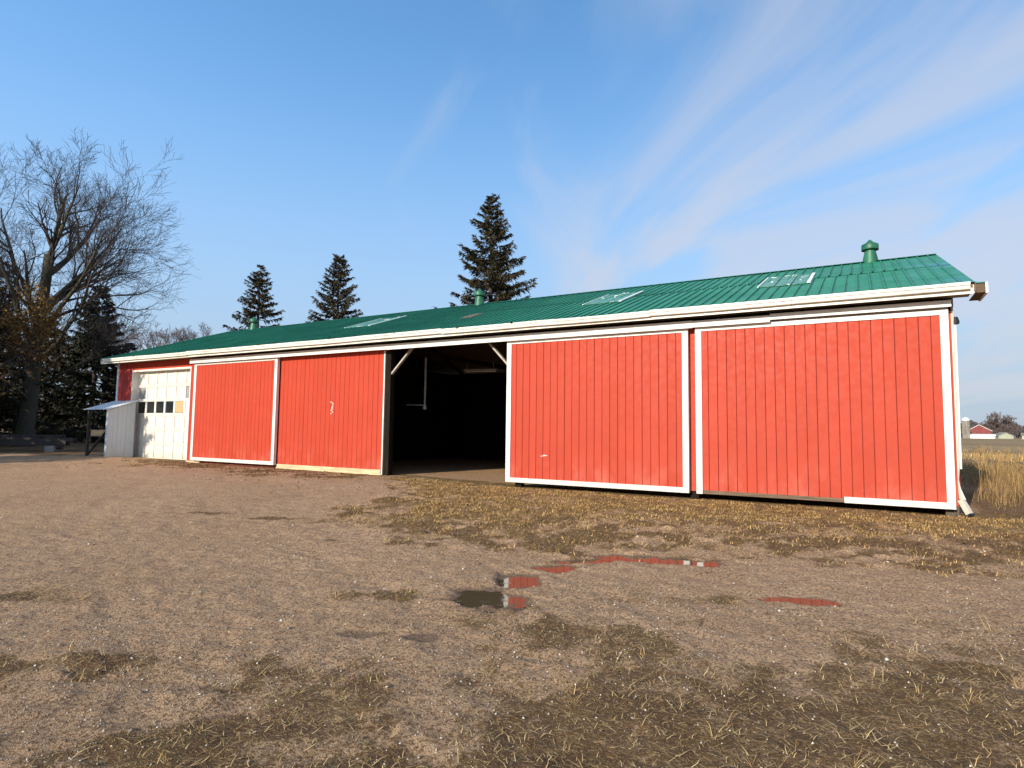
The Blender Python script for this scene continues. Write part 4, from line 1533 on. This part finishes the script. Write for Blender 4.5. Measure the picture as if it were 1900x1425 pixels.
# tall weeds beyond the right corner
rs = np.random.default_rng(5)
x, y = scatter(1.75, 14, 0.2, 22, 42000, lambda x, y: sstep(.5, 1.6, x - 1.5 + (fbm(x, y, .8, 91) - .5) * 1.2) * sstep(.4, 3.4, y + (fbm(x, y, .9, 92) - .5) * 3) * (x < 2.2 + .42 * (y + 4)), 91)
hh = rs.uniform(.12, .62, len(x)) * (0.35 + 1.15 * fbm(x, y, .9, 93))
hh = hh * (.25 + .75 * sstep(1.2, 4.5, y))
blades('dry_weeds', x, y, hh, rs.uniform(.004, .011, len(x)), rs.uniform(.15, .85, len(x)), M['weed'], 'tall dry golden weeds beyond the right corner of the barn', 94)
x, y = scatter(4, 40, 20, 60, 26000, lambda x, y: (x < 2 + .42 * (y + 6)) * sstep(.35, .7, fbm(x, y, .25, 95)), 96)
blades('field_weeds', x, y, rs.uniform(.1, .4, len(x)), rs.uniform(.01, .03, len(x)), rs.uniform(.1, .7, len(x)), M['turfblade'], 'low brown weeds across the near field', 97)

# seed-headed stalks standing over the weeds
st = []
rs = np.random.default_rng(6)
for i in range(46):
    x0, y0 = rs.uniform(2.0, 7), rs.uniform(3, 15)
    if x0 > 2 + .40 * (y0 + 3): continue
    h = rs.uniform(.8, 1.35)
    z0 = gz1(x0, y0)
    le = rs.normal(size=2) * .12
    P0 = np.array([x0, y0, z0]); P1 = np.array([x0 + le[0] * .4, y0 + le[1] * .4, z0 + h * .6]); P2 = np.array([x0 + le[0], y0 + le[1], z0 + h])
    st.append((np.array([P0, P1, P2]), np.array([.006, .005, .003])))
    for k in range(5):
        t = rs.uniform(.6, 1)
        q = P1 + (P2 - P1) * (t - .6) / .4
        dv = np.array([rs.normal() * .10, rs.normal() * .10, rs.uniform(.05, .18)])
        st.append((np.array([q, q + dv * .5, q + dv]), np.array([.004, .007, .002])))
me = tubes_mesh('weed_stalks', st, M['turfblade'])
a = me.attributes.new('rnd', 'FLOAT', 'POINT')
a.data.foreach_set('value', rs.uniform(.2, .8, len(me.vertices)).astype(np.float32))
tag(link('weed_stalks', me), 'taller seed heads standing in the weeds', 'weeds', kind='stuff')

# gravel stones
M['stone'] = leafy('pale_gravel_stones', (0.15, 0.10, 0.070), (0.78, 0.70, 0.57))
rs = np.random.default_rng(8)


def pebbles(name, x, y, r, seed, label):
    rs = np.random.default_rng(seed)
    n = len(x)
    z = ground_z(x, y, masks(x, y)[4])
    oct_ = np.array([(1, 0, 0), (0, 1, 0), (-1, 0, 0), (0, -1, 0), (0, 0, .7), (0, 0, -.5)], float)
    fo = np.array([(0, 1, 4), (1, 2, 4), (2, 3, 4), (3, 0, 4), (1, 0, 5), (2, 1, 5), (3, 2, 5), (0, 3, 5)])
    az = rs.uniform(0, 2 * pi, n)
    j = oct_[None] * rs.uniform(.6, 1.3, (n, 6, 1)) + rs.normal(size=(n, 6, 3)) * .14
    j[:, :, 1] *= rs.uniform(.5, 1, n)[:, None]
    cx_, sx2 = np.cos(az)[:, None], np.sin(az)[:, None]
    X = j[:, :, 0] * cx_ - j[:, :, 1] * sx2
    Y = j[:, :, 0] * sx2 + j[:, :, 1] * cx_
    V = np.stack([x[:, None] + X * r[:, None], y[:, None] + Y * r[:, None], z[:, None] + (j[:, :, 2] + .12) * r[:, None]], -1).reshape(-1, 3)
    F_ = (fo[None] + (np.arange(n) * 6)[:, None, None]).reshape(-1, 3)
    rv = np.clip(rs.beta(1.4, 1.8, n), 0, 1)
    tag(link(name, np_mesh(name, V, F_, M['stone'], {'rnd': np.repeat(rv, 6)})), label, 'gravel', kind='stuff')


x, y = scatter(-9, 3.5, -12.9, -6, 90000, lambda x, y: np.clip(1.15 - np.hypot(x, y + 13.7) / 8.5, .05, 1) * (lambda k: (1 - .5 * k[3]) * (k[4] < .3))(masks(x, y)) * (.25 + .75 * sstep(.35, .65, fbm(x, y, .8, 99))), 98)
pebbles('loose_gravel', x, y, .0025 + .0075 * rs.uniform(0, 1, len(x)) ** 3, 99, 'loose pale gravel stones over the yard')
x, y = scatter(-22, 4, -12.5, -1, 3000, lambda x, y: .35 * (masks(x, y)[4] < .3), 100)
pebbles('larger_stones', x, y, .008 + .014 * rs.uniform(0, 1, len(x)) ** 2.5, 101, 'scattered larger pale stones over the yard')
# withered leaves and scraps blown along the barn foot
x, y = scatter(-25, 6, -4, 1.0, 14000, lambda x, y: np.clip(.05 + .8 * (masks(x, y)[2] > .3) * (x < -11) + .5 * (x > 1.6) + .10 * (x > -8), 0, 1) * ~((x > -27) & (x < 1.5) & (y > -.1)), 111)
n = len(x)
rs = np.random.default_rng(12)
c = np.stack([x, y, ground_z(x, y) + .012], 1)
a1 = rs.normal(size=(n, 3)); a1[:, 2] *= .35; a1 /= np.linalg.norm(a1, axis=1)[:, None]
a2 = np.cross(a1, np.array([0, 0, 1.0]) + rs.normal(size=(n, 3)) * .35); a2 /= np.linalg.norm(a2, axis=1)[:, None]
s1 = rs.uniform(.015, .045, n)[:, None]
V = np.stack([c - a1 * s1, c + a2 * s1 * .55, c + a1 * s1, c - a2 * s1 * .55], 1).reshape(-1, 3)
tag(link('leaf_litter', np_mesh('leaf_litter', V, np.arange(len(V)).reshape(-1, 4), M['brownleaf'], {'rnd': np.repeat(rs.uniform(0, 1, n), 4)})), 'withered brown leaves blown along the foot of the barn', 'leaves', kind='stuff')
